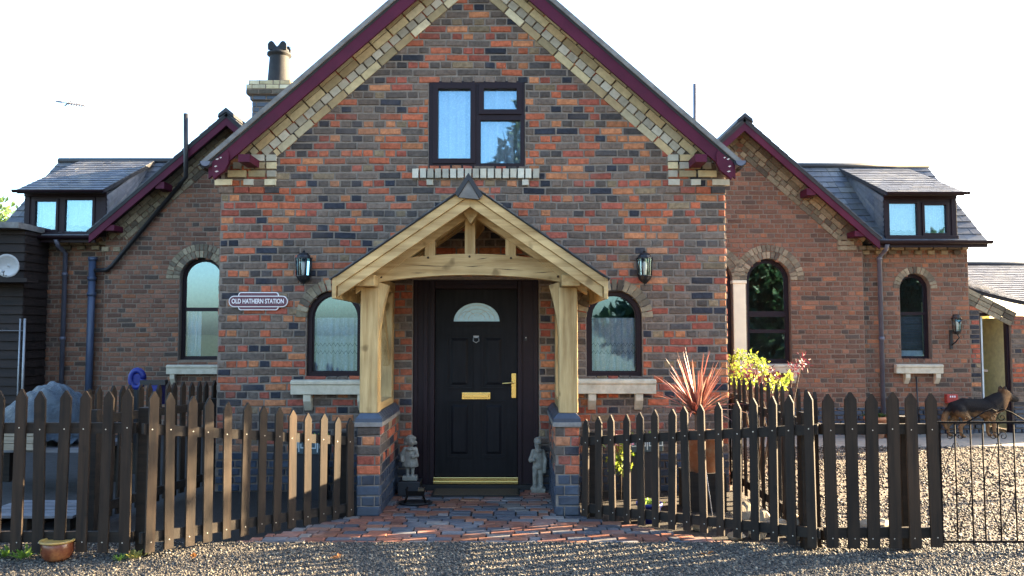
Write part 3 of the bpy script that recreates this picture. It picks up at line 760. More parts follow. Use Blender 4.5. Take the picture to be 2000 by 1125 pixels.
# wing dressings: sloping bands, arch rings, dentils
band(RG.xc, RG.zr, RG.sl, 1.62, fg, 0, 0, m_dirty_shade, .50); band(LG.xc, LG.zr, LG.sl, 1.70, fg, 0, 0, m_dirty_shade, .50)
for c in (winA, winB, winD):
    m = MB(); voussoirs(m, c[0], c[3], c[1], c[1]+.115, 19, fg, .014); voussoirs(m, c[0], c[3], c[1]+.115, c[1]+.225, 23, fg, .016); m.build('window_arch', m_dirty_shade, house)
m = MB(); voussoirs(m, winC[0], winC[3], winC[1], winC[1]+.115, 15, fl, .014); m.build('window_arch', m_dirty_shade, house)
m = MB()
for px in range(1640, 1700, 18): 
    a = P(px,480,WG); m.brick([(a.x,a.z-.07),(a.x+.115,a.z-.07),(a.x+.115,a.z),(a.x,a.z)], fg, -.01, .03)
for i in range(3):
    a = P(1634,461+i*10,WG); m.brick([(a.x,a.z-.07),(a.x+.28-.0*i,a.z-.07),(a.x+.28,a.z),(a.x,a.z)], fg, -.01, .028)
m.build('kneeler', m_dirty_shade, house); m = MB()
x = rx1+.05
while x < rend-.1:
    m.brick([(x,2.93),(x+.115,2.93),(x+.115,3.0),(x,3.0)], fl, -.01, .05); x += .215
brickwork(m, [rect(rx1+.01,rend,3.0,3.08)], fl, 3.0, 3.08, .08, .235, .055)
m.build('dentil_course', m_dirty_shade, house); m = MB()
x = lend+.1
while x < lx_-.1:
    m.brick([(x,3.01),(x+.13,3.01),(x+.13,3.08),(x,3.08)], fl, -.01, .05); x += .235
brickwork(m, [rect(lend,lx_-.01,3.08,3.16)], fl, 3.08, 3.16, .08, .235, .055)
m.build('dentil_course', m_dirty_shade, house); m = MB()
for px in (200, 222):
    a = P(px,482,WG); m.brick([(a.x,a.z-.08),(a.x+.12,a.z-.08),(a.x+.12,a.z),(a.x,a.z)], fg, -.01, .03)
m.build('kneeler', m_dirty_shade, house)
# orange patches of newer brick in the band on the right wing, cream column between its windows
m = MB(); a = P(1431,548,WG); b = P(1458,715,WG)
m.box(a.x, b.x, WG-.03, WG+.1, b.z, a.z); m.box(a.x-.015, b.x+.015, WG-.045, WG+.1, a.z-.05, a.z+.002); m.build('column', solid('cream_column_paint', (.80,.72,.52), .7, 6, .12, .05), house, .008)
tr = lambda py, Y: P(1500,py,Y).z
wA = arched_window(winA, WG, .10, .055, ((tr(613,WG),.09),(tr(647,WG),.06)))
wB = arched_window(winB, WG, .10, .055, ((tr(613,WG),.09),(tr(647,WG),.06)))
wC = arched_window(winC, WL, .10, .045, ((tr(612,WL),.05),))
wD = arched_window(winD, WG, .10, .045, ((P(390,604,WG).z,.06),))
k = MB(); curtain(k, DCx-hwD+.03, DCx-hwD+.27, winD[2]+.04, winD[2]+.83, WG+.26, .03, 4); k.build('curtain', m_lace, wD)
k = MB()
for i in range(22): k.box(CCx-hwC+.05, CCx+hwC-.05, WL+.20, WL+.206, winC[2]+.17+i*.026, winC[2]+.187+i*.026)
k.box(CCx-hwC+.05, CCx+hwC-.05, WL+.19, WL+.215, winC[2]+.05, winC[2]+.15, 1); k.build('blind', [m_plank, m_white_t], wC)
sill(P(1440,720,WG).x, P(1562,720,WG-.1).x, tr(711,WG), WG, [P(1548,735,WG).x], .14)
sill(P(1750,720,WL-.1).x, P(1842,720,WL-.1).x, tr(711,WL), WL, [P(1768,735,WL).x, P(1827,735,WL).x], .15)
sill(P(325,720,WG-.1).x, P(440,720,WG).x, P(392,712,WG).z, WG, [P(341,735,WG).x], .15)
# wing gable roofs and bargeboards
m = MB()
for G, sides in ((RG,(-1,1)),(LG,(-1,1))):
    for s_ in sides:
        xe = G.xc+s_*(G.half+.03); ze = G.zr-G.sl*(G.half+.03)+.01
        slates(m, (xe,12.55,ze), (xe,15.2,ze), (G.xc,15.2,G.zr+.01), (G.xc,12.55,G.zr+.01), 16, .26, .01, 0, 1, .022)
    m.prism([(G.xc-.13,G.zr-.06),(G.xc,G.zr+.03),(G.xc+.13,G.zr-.06),(G.xc+.12,G.zr-.0),(G.xc,G.zr+.10),(G.xc-.12,G.zr-.0)], lambda x,zz,d: (x,d,zz), 12.53, 15.2, 2)
# low roofs running sideways
RE, RZ = 12.74, 3.12; RGY, RGZ = 14.5, 4.70
slates(m, (rx1+.05,RE,RZ), (7.66,RE,RZ), (7.66,RGY,RGZ), (rx1+.05,RGY,RGZ), 13, .30, .011, 0, 1, .024)
slates(m, (3.8,13.0,RZ+.26*.9), (rx1+.05,13.0,RZ+.26*.9), (rx1+.05,RGY,RGZ), (3.8,RGY,RGZ), 11, .30, .011, 0, 1, .024)
slates(m, (3.4,16.3,RZ), (7.66,16.3,RZ), (7.66,RGY,RGZ), (3.4,RGY,RGZ), 13, .30, .011, 0, 1, .024)
LRZ = 3.2; LGZ = 4.79; lre = -8.36
slates(m, (lre,RE,LRZ), (lx_-.05,RE,LRZ), (lx_-.05,RGY,LGZ), (lre,RGY,LGZ), 13, .30, .011, 0, 1, .024)
slates(m, (lx_-.05,13.0,LRZ+.26*.9), (-4.6,13.0,LRZ+.26*.9), (-4.6,RGY,LGZ), (lx_-.05,RGY,LGZ), 11, .30, .011, 0, 1, .024)
slates(m, (lre,16.3,LRZ), (-4.5,16.3,LRZ), (-4.5,RGY,LGZ), (lre,RGY,LGZ), 13, .30, .011, 0, 1, .024)
m.tube([(3.4,RGY,RGZ+.02),(7.68,RGY,RGZ+.02)], .06, 8, 2); m.tube([(lre,RGY,LGZ+.02),(-4.5,RGY,LGZ+.02)], .06, 8, 2)
m.build('roof', [m_slate, m_under, m_slatedark], house)
for G in (RG, LG):
    for s_ in (-1,1):
        if (G is RG and s_ < 0): e = 1.2
        elif (G is LG and s_ > 0): e = 1.3
        else: e = G.half
        m = MB(); slope_board(m, G.xc, G.zr, G.sl, G.xc+s_*e, G.xc, .0, .185, 12.56, 12.60)
        slope_board(m, G.xc, G.zr, G.sl, G.xc+s_*e, G.xc, .01, .05, 12.60, 12.895)
        if e == G.half:
            c = G.xc+s_*1.05; zc = G.zr-G.sl*1.05-.2; m.box(c-.07, c+.07, 12.58, 12.89, zc-.08, zc+.03)
            c = G.xc+s_*(e-.3); zc = G.zr-G.sl*(e-.3)-.19; m.box(c-.09, c+.09, 12.58, 12.89, zc-.06, zc+.03)
        m.build('bargeboard', m_maroon, house)
# gutters of the low wings with fascia
m = MB(); m.box(rx1+.1, 7.66, 12.72, 12.76, 3.02, 3.115); m.build('fascia', m_upvc, house)
m = MB(); m.box(lre, lx_-.08, 12.72, 12.76, 3.1, 3.195); m.build('fascia', m_upvc, house)
gutter('gutter', (7.70,12.67,3.12), (rx1+.12,12.67,3.12), .055, m_upvc); gutter('gutter', (lx_-.1,12.67,3.2), (lre,12.67,3.2), .055, m_upvc)
# dormers
def dormer(x0, x1, zb, zt, zr, ex, wins, rows):
    YD = 12.80; fn = wallmap(YD)
    d = MB()
    zm = lambda Y: zb+(Y-12.74)*(zr-zb-.02)/(RGY-12.74)
    for xx, s_ in ((x0,-1),(x1,1)):      # tile hung cheeks as lapped rows
        n = 9
        for i in range(n):
            za = zb+(zt-zb+.75)*i/n; 
        d.add([(xx,YD,zb-.02),(xx,YD,zt),(xx,RGY-.1,zr-.02)], [(0,1,2)], 1)
        d.add([(xx-s_*.06,YD,zb-.02),(xx-s_*.06,YD,zt),(xx-s_*.06,RGY-.1,zr-.02)], [(0,1,2)], 1)
        top = lambda Y: zt+(Y-YD)*(zr-.02-zt)/(RGY-.1-YD)
        bot = lambda Y: zb-.02+(Y-YD)*(zr-zb)/(RGY-.1-YD)
        # courses parallel to the dormer roof slope
        for i in range(8):
            f0, f1 = i/8, (i+1)/8
            za0, za1 = zb+(zt-zb)*f0, zb+(zt-zb)*f1
            Ya, Yb = YD, RGY-.1
            q0 = Vector((xx, YD, za0)); q1 = Vector((xx, YD, za1)); tip = Vector((xx, Yb, zr-.02))
            m0 = 5
            for j in range(m0):
                u0, u1 = j/m0, (j+1)/m0-.005
                a, b, c, e = q0.lerp(tip,u0), q0.lerp(tip,u1), q1.lerp(tip,u1), q1.lerp(tip,u0)
                o = Vector((s_,0,0))
                d.add([a+o*.032, b+o*.032, c+o*.006, e+o*.006, a, b], [(0,1,2,3),(0,1,5,4)], 0)
    # front
    ho = [rect(*w) for w in wins]
    outl = rect(x0, x1, zb-.02, zt+.02)
    backing(d, [outl]+ho, fn, .05, 2)
    dm = d.build('dormer', [m_slate, m_slate, m_upvc], house)
    f = MB()
    for w in wins:
        f.ring(rect(*w, -.002), rect(*w, -.045), fn, .018, -.04)
    f.box(x0-.02, x1+.02, YD-.03, YD, zt-.02, zt+.06); f.box(x0-.02, x1+.02, YD-.05, YD-.002, zb-.04, zb+.03)
    f.box(x0-.015, x0+.07, YD-.015, YD-.001, zb+.03, zt-.02); f.box(x1-.07, x1+.015, YD-.015, YD-.001, zb+.03, zt-.02)
    f.build('window_frame', m_upvc, dm, .005)
    g = MB(); c = MB()
    for w in wins:
        g.prism(rect(*w,-.04), fn, -.015, -.019); curtain(c, w[0]+.03, w[1]-.03, w[2]+.02, w[3]-.02, YD+.13, .014, 4)
    g.build('pane', m_glass, dm); c.build('net_curtain', m_lace, dm)
    r = MB(); slates(r, (x0-ex,12.60,zt+.045), (x1+ex,12.60,zt+.045), (x1+ex,RGY,zr+.03), (x0-ex,RGY,zr+.03), rows, .17, .009, 0, 1, .02)
    r.build('dormer_roof', [m_slate, m_under], dm)
    gutter('gutter', (x1+ex+.05,12.56,zt+.05), (x0-ex-.03,12.56,zt+.05), .045, m_upvc, dm)
YD = 12.80
def wq(xa, xb, ya, yb): a, b = Q(xa,yb,YD), Q(xb,ya,YD); return (a[0]-.04, b[0]+.04, a[1]-.04, b[1]+.04)
dormer(P(1728,420,YD).x, P(1866,420,YD).x, P(1800,464,YD).z, P(1800,386,YD).z, P(1700,331,RGY).z, .05, [wq(1737,1790,397,460), wq(1806,1847,400,456)], 14)
dormer(P(50,420,YD).x, P(206,420,YD).x, P(130,458,YD).z, P(130,382,YD).z, LGZ, .04, [wq(68,111,393,449), wq(126,182,390,454)], 14)
# pipes
def pipe(name, pts, r, mat, collars=(), parent=house):
    m = MB(); m.tube(pts, r, 12)
    for c in collars:
        c = Vector(c); m.tube([c-Vector((0,0,.03)), c+Vector((0,0,.03))], r*1.25, 12)
    return m.build(name, mat, parent)
c = P(1717,490,WL-.08); pipe('downpipe', [(c.x,12.68,3.07),(c.x,12.75,2.98),(c.x,WL-.08,2.88),(c.x,WL-.08,.05)], .036, m_plastic, [(c.x,WL-.08,2.86),(c.x,WL-.08,1.55)])
c = P(128,490,WL-.08); pipe('downpipe', [(c.x,12.68,3.15),(c.x,12.75,3.05),(c.x,WL-.08,2.95),(c.x,WL-.08,.05)], .036, m_plastic, [(c.x,WL-.08,2.6),(c.x,WL-.08,1.55)])
c = P(178,600,WL-.1); zt2 = P(178,502,WL-.1).z
pipe('soil_pipe', [(c.x,WL-.1,.02),(c.x,WL-.1,zt2)], .055, m_bluepipe, [(c.x,WL-.1,zt2-.03),(c.x,WL-.1,P(178,545,WL).z),(c.x,WL-.1,P(178,575,WL).z)])
a = P(363,222,12.5); b = P(363,345,12.5); e = P(350,362,12.82); d_ = P(218,520,12.82); h = P(186,528,12.9)
pipe('vent_pipe', [a, b, e, d_, P(208,527,12.84), h], .035, m_blackpipe)
a = P(1357,164,12.9); pipe('vent_pipe', [a, (a.x-.02,12.9,3.9)], .03, m_pole)
# chimney
CY = 13.2; c0, c1 = P(492,250,CY).x, P(563,250,CY).x; cw = c1-c0
m = MB(); zc = P(520,196,CY).z; ztop = P(520,158,CY).z
def box_bricks(m, x0, x1, y0, y1, z0, z1, course, mi, mo, L=.23, proud=.008):
    m.box(x0, x1, y0, y1, z0, z1-.002, mo)
    for fn, a, b in ((wallmap(y0),x0,x1),(lambda x,z,d:(x,y1+d,z),x0,x1),(side(x0,-1),y0,y1),(side(x1,1),y0,y1)):
        brickwork(m, [rect(a,b,z0,z1)], fn, z0, z1, course, L, proud, .01, mi)
box_bricks(m, c0, c1, CY, CY+cw, 3.2, zc, .09, 0, 2)
for i in range(4):
    z0 = zc+(ztop-zc)*i/4; z1 = zc+(ztop-zc)*(i+1)/4; g = (.0,.05,.05,.02)[i]
    box_bricks(m, c0-g-.03, c1+g+.03, CY-g-.03, CY+cw+g+.03, z0, z1, z1-z0, (0,1,3,3)[i], 2)
chim = m.build('chimney', [m_blue, m_dirty_shade, m_wmortar, m_cream], house)
m = MB(); pc = P(545,157,CY+cw/2); s_ = (CY+cw/2)/F
m.lathe([(24*s_,0),(24*s_,.02),(22.5*s_,.06),(19*s_,58*s_),(19*s_,60*s_),(24*s_,62*s_),(24*s_,66*s_),(19*s_,69*s_),(18*s_,74*s_),(16*s_,74*s_),(15*s_,60*s_)], (pc.x,pc.y,ztop), 18)
for t in (-1,1):
    pts = [(pc.x+a*s_*t, ztop+b*s_) for a, b in ((0,69),(18,69),(18.5,80),(15,85),(11,86.5),(7,84),(3,78),(0,75))]
    m.prism(pts, lambda x,zz,d: (x,d,zz), pc.y-17*s_, pc.y-13*s_); m.prism(pts, lambda x,zz,d: (x,d,zz), pc.y+13*s_, pc.y+17*s_)
m.build('chimney_pot', solid('sooty_clay', (.014,.015,.017), .75, 9, .4, .2, stain=(.028,.026,.022), ss=4), chim)
m = MB(); a = P(569,80,CY); m.tube([P(568,80,CY), P(570,95,CY), P(577,103,CY)], .008, 6); m.tube([P(563,90,CY),P(570,95,CY)], .008, 6); m.build('wire_bracket', m_flake, chim)

# ================================================================== PORCH
porch = thing('timber_porch', 'oak framed entrance porch with curved tie beam and slate roof on brick plinths', 'porch', (-.39, 7.7, 0))
PF, PBK = 7.2, W-.012
def plinth(x0, x1):
    m = MB()
    m.box(x0+.006, x1-.006, PF+.006, PBK, 0, .80, 2)
    for fn, a, b in ((wallmap(PF),x0,x1),(side(x0,-1),PF,PBK),(side(x1,1),PF,PBK)):
        brickwork(m, [rect(a,b,0,.37)], fn, 0, .37, .0925, .235, .004, .011, 1)
        brickwork(m, [rect(a,b,.37,.80)], fn, .37, .80, .086, .235, .004, .011, 0)
    m.box(x0-.018, x1+.018, PF-.018, PBK, .80, .838, 3)
    # chamfered blue cap bricks
    y = PF-.01
    while y < PBK-.03:
        e = min(y+.115, PBK); 
        vs = [(x0-.012,y+.003,.838),(x1+.012,y+.003,.838),(x1+.012,e-.003,.838),(x0-.012,e-.003,.838),(x0-.012,y+.003,.872),(x1+.012,y+.003,.872),(x1+.012,e-.003,.872),(x0-.012,e-.003,.872),
              (x0+.03,y+(.035 if y < PF else .003),.918),(x1-.03,y+(.035 if y < PF else .003),.918),(x1-.03,e-.003,.918),(x0+.03,e-.003,.918)]
        m.add(vs, [(0,1,5,4),(1,2,6,5),(2,3,7,6),(3,0,4,7),(4,5,9,8),(5,6,10,9),(6,7,11,10),(7,4,8,11),(8,9,10,11),(3,2,1,0)], 1)
        y += .115
    return m.build('plinth', [m_brick, m_blue, m_mortar, m_tilec], porch)
px0, px1, qx0, qx1 = P(696,900,PF).x, P(743,900,PF).x, P(1084,900,PF).x, P(1132,900,PF).x
plinth(px0, px1); plinth(qx0, qx1)
bl = P(715,563,7.12); ZP0, ZP1 = P(715,562,7.12).z, P(715,537,7.12).z
cxp = P(918,400,6.97).x
for x0, x1, s_ in ((P(702,700,PF).x,P(738,700,PF).x,1),(P(1092,700,PF).x,P(1129,700,PF).x,-1)):
    m = MB(); m.box(x0, x1, PF+.02, PF+.19, .918, ZP0+.01); m.build('post', m_oakz, porch, .008)
    m = MB(); m.box(x0+.02, x1-.02, PBK-.13, PBK, .918, ZP0+.01); m.build('post', m_oakz, porch, .006)
    m = MB(); m.box(x0+.015, x1-.015, PF+.19, PBK-.13, .919, .99); m.build('sole_plate', m_oaky, porch, .006)
    xm = x0-.012 if s_ > 0 else x1+.012
    m = MB(); m.box(min(xm, xm+s_*.165), max(xm, xm+s_*.165), 7.06, PBK, ZP0+.012, ZP1); m.build('wall_plate', m_oaky, porch, .008)
    # curved brace between post and tie beam
    xi = x1 if s_ > 0 else x0; pts = [(xi-s_*.01,ZP0+.06)]+[(xi+s_*(.085*(1-t)**1.6), ZP0+.03-.5*t) for t in [i/10 for i in range(11)]]+[(xi-s_*.01,ZP0-.47)]
    m = MB(); m.prism(pts, lambda x,zz,d: (x,d,zz), PF+.04, PF+.15); m.build('brace', m_oakz, porch, .005)
    # side brace from back post to plate
    m = MB(); pts = [(PBK-.13,1.30),(PBK-.13,1.45)]+[(PBK-.13-.42*t, 1.45+(ZP0-1.43)*t**.7) for t in (.3,.6,1)]+[(PBK-.13-.54, ZP0+.02)]+[(PBK-.13-.50*t, 1.30+(ZP0-1.30)*t**.75) for t in (.7,.35)]
    xc_ = (x0+x1)/2; m.prism(pts, lambda y,zz,d: (d,y,zz), xc_-.03, xc_+.03); m.build('brace', m_oakz, porch, .004)
# tie beam
tb = []
for i in range(13):
    t = i/12; px = 736+(1100-736)*t; tb.append(Q(px, 551-15*sin(pi*t)**.8, PF))
for i in range(13):
    t = 1-i/12; px = 736+(1100-736)*t; tb.append(Q(px, 510-15*sin(pi*t), PF))
m = MB(); m.prism(tb, lambda x,zz,d: (x,d,zz), PF+.03, PF+.16); 
def crack(px, py, l, sl):
    a = P(px,py,PF+.028); m.prism([(a.x,a.z),(a.x+l*.5,a.z-.004+sl*.5),(a.x+l,a.z+sl),(a.x+l*.5,a.z+.003+sl*.5)], lambda x,zz,d: (x,d,zz), PF+.0285, PF+.0305, 1)
for q in ((790,517,.45,-.02),(905,521,.2,.01),(800,533,.15,0),(960,524,.3,-.02),(1040,533,.2,.01),(930,507,.12,.02)): crack(*q)
for px, py in ((836,503),(917,501),(998,504),(744,541),(1090,540)):
    a = P(px,py,PF+.02); m.tube([(a.x,PF+.024,a.z),(a.x,PF+.05,a.z)], .011, 8, 1)
m.build('tie_beam', [m_oakx, solid('dark_peg', (.06,.035,.018), .8)], porch)
for xa, xb, ya in ((907,928,420),(828,849,462),(987,1008,464)):
    m = MB(); a, b = P(xa,497,PF), P(xb,ya,PF); m.box(a.x, b.x, PF+.04, PF+.15, a.z-.02, b.z+.06); m.build('king_post' if xa == 907 else 'strut', m_oakz, porch, .006)
# rafters and barge boards
ap, ft = P(918,363,6.97), P(657,541,6.97); psl = (ap.z-ft.z)/(ap.x-ft.x); pz = ap.z; phalf = ap.x-ft.x
fr = P(1179,549,6.97); phr = fr.x-ap.x
for s_, h in ((-1,phalf),(1,phr)):
    m = MB(); slope_board(m, cxp, pz, psl, cxp+s_*h, cxp, 0, .085, 6.955, 6.985); m.build('bargeboard', m_oakx, porch, .003)
    m = MB(); slope_board(m, cxp, pz, psl, cxp+s_*(h-.01), cxp, .088, .185, 6.975, 7.01)
    a0 = cxp+s_*h; m.box(min(a0,a0+s_*.035), max(a0,a0+s_*.035), 6.955, PBK, pz-psl*h-.19, pz-psl*h-.0); m.build('fascia_board', m_oakx, porch, .003)
    m = MB(); slope_board(m, cxp, pz, psl, cxp+s_*(h-.12), cxp, .10, .222, PF+.022, PF+.17); m.build('principal_rafter', m_oakx, porch, .006)
    for y in (7.52, 7.82, 8.12, 8.27):
        m = MB(); slope_board(m, cxp, pz, psl, cxp+s_*(h-.04), cxp, .012, .11, y, y+.045); m.build('rafter', m_oakx, porch)
    m = MB(); slope_board(m, cxp, pz, psl, cxp+s_*(h+.0), cxp, -.012, .004, 6.99, PBK); m.build('roof_boarding', m_oaky, porch)
m = MB(); a, b = P(906,402,PF-.0), P(929,375,PF); m.prism([(cxp-.085,pz-.20),(cxp,pz-.32),(cxp+.085,pz-.20),(cxp,pz-.12)], lambda x,zz,d: (x,d,zz), PF-.1, PBK); m.build('ridge_beam', m_oaky, porch, .004)
m = MB(); m.prism([(cxp-.045,pz-.02),(cxp,pz-.125),(cxp+.045,pz-.02),(cxp,pz+.03)], lambda x,zz,d: (x,d,zz), 6.945, 6.96); m.build('apex_block', m_oakz, porch)
m = MB()
for s_, h in ((-1,phalf+.05),(1,phr+.05)):
    e = cxp+s_*h; ze = pz-psl*h
    slates(m, (e,6.94,ze+.012), (e,PBK,ze+.012), (cxp,PBK,pz+.012), (cxp,6.94,pz+.012), 9, .2, .006, 0, 1, .012, .006)
m.build('roof', [m_slate, m_under], porch)
m = MB(); ra, rb, rc = P(915,338,6.9), P(889,377,6.9), P(942,381,6.9)
m.prism([(rb.x-.004,rb.z),(rb.x+.022,rb.z-.03),(ra.x,ra.z-.062),(rc.x-.022,rc.z-.03),(rc.x+.004,rc.z),(ra.x,ra.z+.004)], lambda x,zz,d: (x,d,zz), 6.9, PBK)
m.prism([(rb.x+.026,rb.z-.034),(rc.x-.026,rc.z-.034),(ra.x,ra.z-.064)], lambda x,zz,d: (x,d,zz), 6.915, PBK, 1)
m.build('ridge_tile', [m_slatedark, m_verge], porch)

# ================================================================== FENCES
def picket(mb, base, u, n, w, h, t=.02, lean=0, nails=(.15,.85)):
    base, u, n = Vector(base), Vector(u), Vector(n); upv = Vector((u.x*lean, u.y*lean, 1)).normalized()
    pt = .058+random.uniform(-.006,.006)
    q = [(-w/2,0),(w/2,0),(w/2,h-pt),(w*.05,h-.002),(-w*.05,h-.002),(-w/2,h-pt)]
    mb.prism(q, lambda a, z, d: base+u*a+upv*z+n*d, 0, t)
    for z in nails:
        c = base+upv*z+n*(t+.001)+u*random.uniform(-.012,.012)
        r = .0048; mb.add([c+u*(r*cos(k*pi/3))+Vector((0,0,r*sin(k*pi/3)))+n*.0015 for k in range(6)], [(0,1,2,3,4,5)], 1)
def fence(label, runs, posts, group=None, dark=False):
    "runs: list of (p0, p1, z0a, z0b, z1a, z1b, n pickets, side) on the ground plan"
    p = runs[0][0]; f = thing('picket_fence', label, 'fence', (p[0],p[1],0))
    for (p0, p1, b0, b1, t0, t1, n, sd_, w) in runs:
        p0, p1 = Vector((*p0,0)), Vector((*p1,0)); u = (p1-p0).normalized(); nn = Vector((u.y,-u.x,0))*sd_
        for i in range(n):
            t = i/(n-1) if n > 1 else 0; c = p0.lerp(p1,t); zb = b0+(b1-b0)*t+random.uniform(-.006,.006); zt_ = t0+(t1-t0)*t+random.uniform(-.008,.008)
            m = MB(); h = zt_-zb
            picket(m, c+Vector((0,0,zb))+u*random.uniform(-.006,.006), u, nn, w+random.uniform(-.004,.004), h, .02, random.uniform(-.02,.02), (.07,h*.76))
            m.build('picket', [m_picket, m_nail], f)
        for fa, hh in ((.76,.075),(.09,.075)):
            m = MB(); za = b0+(t0-b0)*fa-.037; zb = b1+(t1-b1)*fa-.037
            a = p0+Vector((0,0,za))-u*.05-nn*.002; e = p1+Vector((0,0,zb))+u*.05-nn*.002
            m.obox(a, e-a, -nn*.035, (0,0,hh)); m.build('rail', m_rail, f)
    for (x, y, h) in posts:
        m = MB(); m.box(x-.045, x+.045, y-.045, y+.045, -.1, h); m.build('fence_post', m_rail, f, .004)
    return f
fence('picket fence from left porch plinth forward to the glazed bowl, streaked with sun',
      [((-1.445,7.13),(-2.58,5.72),.01,.09,.885,1.235,13,-1,.07), ((-2.74,5.72),(-4.9,5.72),.09,.09,1.235,1.235,15,-1,.075)],
      [(-1.52,7.22,.75),(-2.66,5.83,1.1),(-3.9,5.83,1.0)])
fence('dark picket fence running from the right porch plinth forward to the iron gate',
      [((.655,7.13),(2.19,5.88),.01,.085,.885,1.205,15,1,.064), ((2.33,5.87),(3.08,5.87),.085,.085,1.205,1.205,6,1,.085)],
      [(.74,7.24,.75),(2.2,6.0,1.05),(2.93,5.985,1.02)])
fence('low dark picket fence beside the tarpaulin heap, ending at the left house corner',
      [((-3.17,8.5),(-3.56,6.75),.05,.05,1.14,1.18,15,1,.07)], [(-3.14,8.45,.95),(-3.5,6.7,1.0)])
fence('dark picket fence under the yellow shrub, ending at the right house corner',
      [((2.31,8.45),(2.31,6.05),.05,.03,1.18,1.2,14,1,.05)], [(2.36,8.4,1.0),(2.36,7.2,1.0)])

# iron gate
gate = thing('iron_gate', 'wrought iron garden gate with scrolls, standing between fence end and right edge', 'gate', (3.2, 5.92, 0))
GY = 5.92; gx0 = P(1836,900,GY).x; gx1 = gx0+.92; zt3 = P(1900,825,GY).z; zb3 = P(1900,1058,GY).z
m = MB()
m.box(gx0-.09, gx1, GY-.006, GY+.006, zt3-.008, zt3+.008); m.box(gx0-.0, gx1, GY-.006, GY+.006, zb3-.008, zb3+.008)
m.box(gx0-.008, gx0+.008, GY-.008, GY+.008, zb3, zt3-.008); m.box(gx1-.008, gx1+.008, GY-.008, GY+.008, zb3, zt3-.008)
m.build('gate_frame', m_iron, gate)
bars = [gx0+.115, gx0+.23, gx0+.32, gx0+.435, gx0+.55, gx0+.64, gx0+.755, gx0+.84]
for x in bars:
    m = MB(); m.tube([(x,GY,zb3),(x,GY,zt3)], .0055, 6); m.build('bar', m_iron, gate)
m = MB()
def scroll(cx, cz, r, s_, a0, turns=1.3, k=18):
    pts = []
    for i in range(k+1):
        t = i/k; a = a0+s_*t*turns*2*pi; rr = r*(1-.78*t)
        pts.append((cx+rr*cos(a), GY-.004, cz+rr*sin(a)))
    m.tube(pts, .003, 5)
for xc_ in (bars[0], bars[3], bars[6]):
    for s_ in (-1,1):
        scroll(xc_+s_*.035, zt3-.10, .034, -s_, 0 if s_ < 0 else pi)
        scroll(xc_+s_*.045, zt3-.415, .042, s_, 0 if s_ < 0 else pi)
        xs = xc_+s_*.115
        m.tube([(xc_+s_*.012,GY-.004,zt3-.15),(xc_+s_*.06,GY-.004,zt3-.27),(xs-s_*.01,GY-.004,zt3-.38),(xs-s_*.002,GY-.004,zt3-.45),(xs-s_*.03,GY-.004,zt3-.47),(xc_+s_*.04,GY-.004,zt3-.455)], .003, 5)
        m.tube([(xs-s_*.008,GY-.004,zt3-.50),(xs-s_*.02,GY-.004,zt3-.58),(xc_+s_*.05,GY-.004,zt3-.68),(xc_+s_*.01,GY-.004,zt3-.80)], .003, 5)
        scroll(xc_+s_*.045, zt3-.53, .04, -s_, 0 if s_ < 0 else pi)
        scroll(xc_+s_*.03, zt3-.78, .03, -s_, 0 if s_ < 0 else pi)
mid = gx0+.435
for s_ in (-1,1):
    m.tube([(mid+s_*.21,GY,zt3+.01),(mid+s_*.10,GY,zt3+.075),(mid+s_*.04,GY,zt3+.098),(mid+s_*.005,GY,zt3+.08)], .005, 6)
    scroll(mid+s_*.03, zt3+.04, .035, s_, pi/2); scroll(mid+s_*.23, zt3+.028, .022, -s_, -pi/2)
m.build('scrollwork', m_iron, gate)
m = MB(); z = P(1826,925,GY).z; m.box(P(1818,925,GY).x, gx0+.005, GY-.012, GY+.012, z-.016, z+.016); m.build('hinge', m_iron, gate)

# ================================================================== THINGS ON THE HOUSE
def wall_lantern(label, cpx, Y0):
    c = P(cpx, 524, Y0-.085); t = thing('wall_lantern', label, 'lantern', (c.x, Y0, c.z), 'black half lanterns either side of the porch')
    y = Y0-.085; s_ = .0054
    m = MB(); m.lathe([(.082,.098),(.09,.10),(.09,.108),(.072,.115),(.064,.135),(.046,.155),(.022,.165),(.012,.17),(.015,.178),(.006,.185),(.006,.195),(.0,.20)], (c.x,y,c.z), 12, smooth=False); m.build('cap', m_black, t)
    m = MB(); m.lathe([(.0,-.185),(.007,-.18),(.007,-.165),(.02,-.155),(.04,-.14),(.062,-.115),(.072,-.09),(.078,-.085),(.078,-.075),(.06,-.073)], (c.x,y,c.z), 12, smooth=False)
    m.box(c.x-.05, c.x+.05, Y0-.025, Y0-.004, c.z-.12, c.z+.11); m.build('base_bowl', m_black, t)
    m = MB()
    for k in range(6):
        a = pi*k/3+pi/6*0; dx, dy = cos(a), sin(a); m.tube([(c.x+.070*dx,y+.070*dy,c.z-.075),(c.x+.080*dx,y+.080*dy,c.z+.098)], .0075, 6)
    m.build('cage', m_black, t)
    m = MB(); m.lathe([(.064,-.073),(.073,.097)], (c.x,y,c.z), 6, smooth=False); m.build('lantern_glass', m_lglass, t)
    m = MB(); m.lathe([(.018,-.07),(.018,-.02),(.026,0),(.026,.05),(.012,.07)], (c.x,y,c.z), 10); m.build('bulb', m_signw, t)
wall_lantern('black half lantern on the brick wall above the maroon sign, left of the porch', 593, W)
wall_lantern('black half lantern on the brick wall right of the porch, above the red spiky plant', 1259, W)
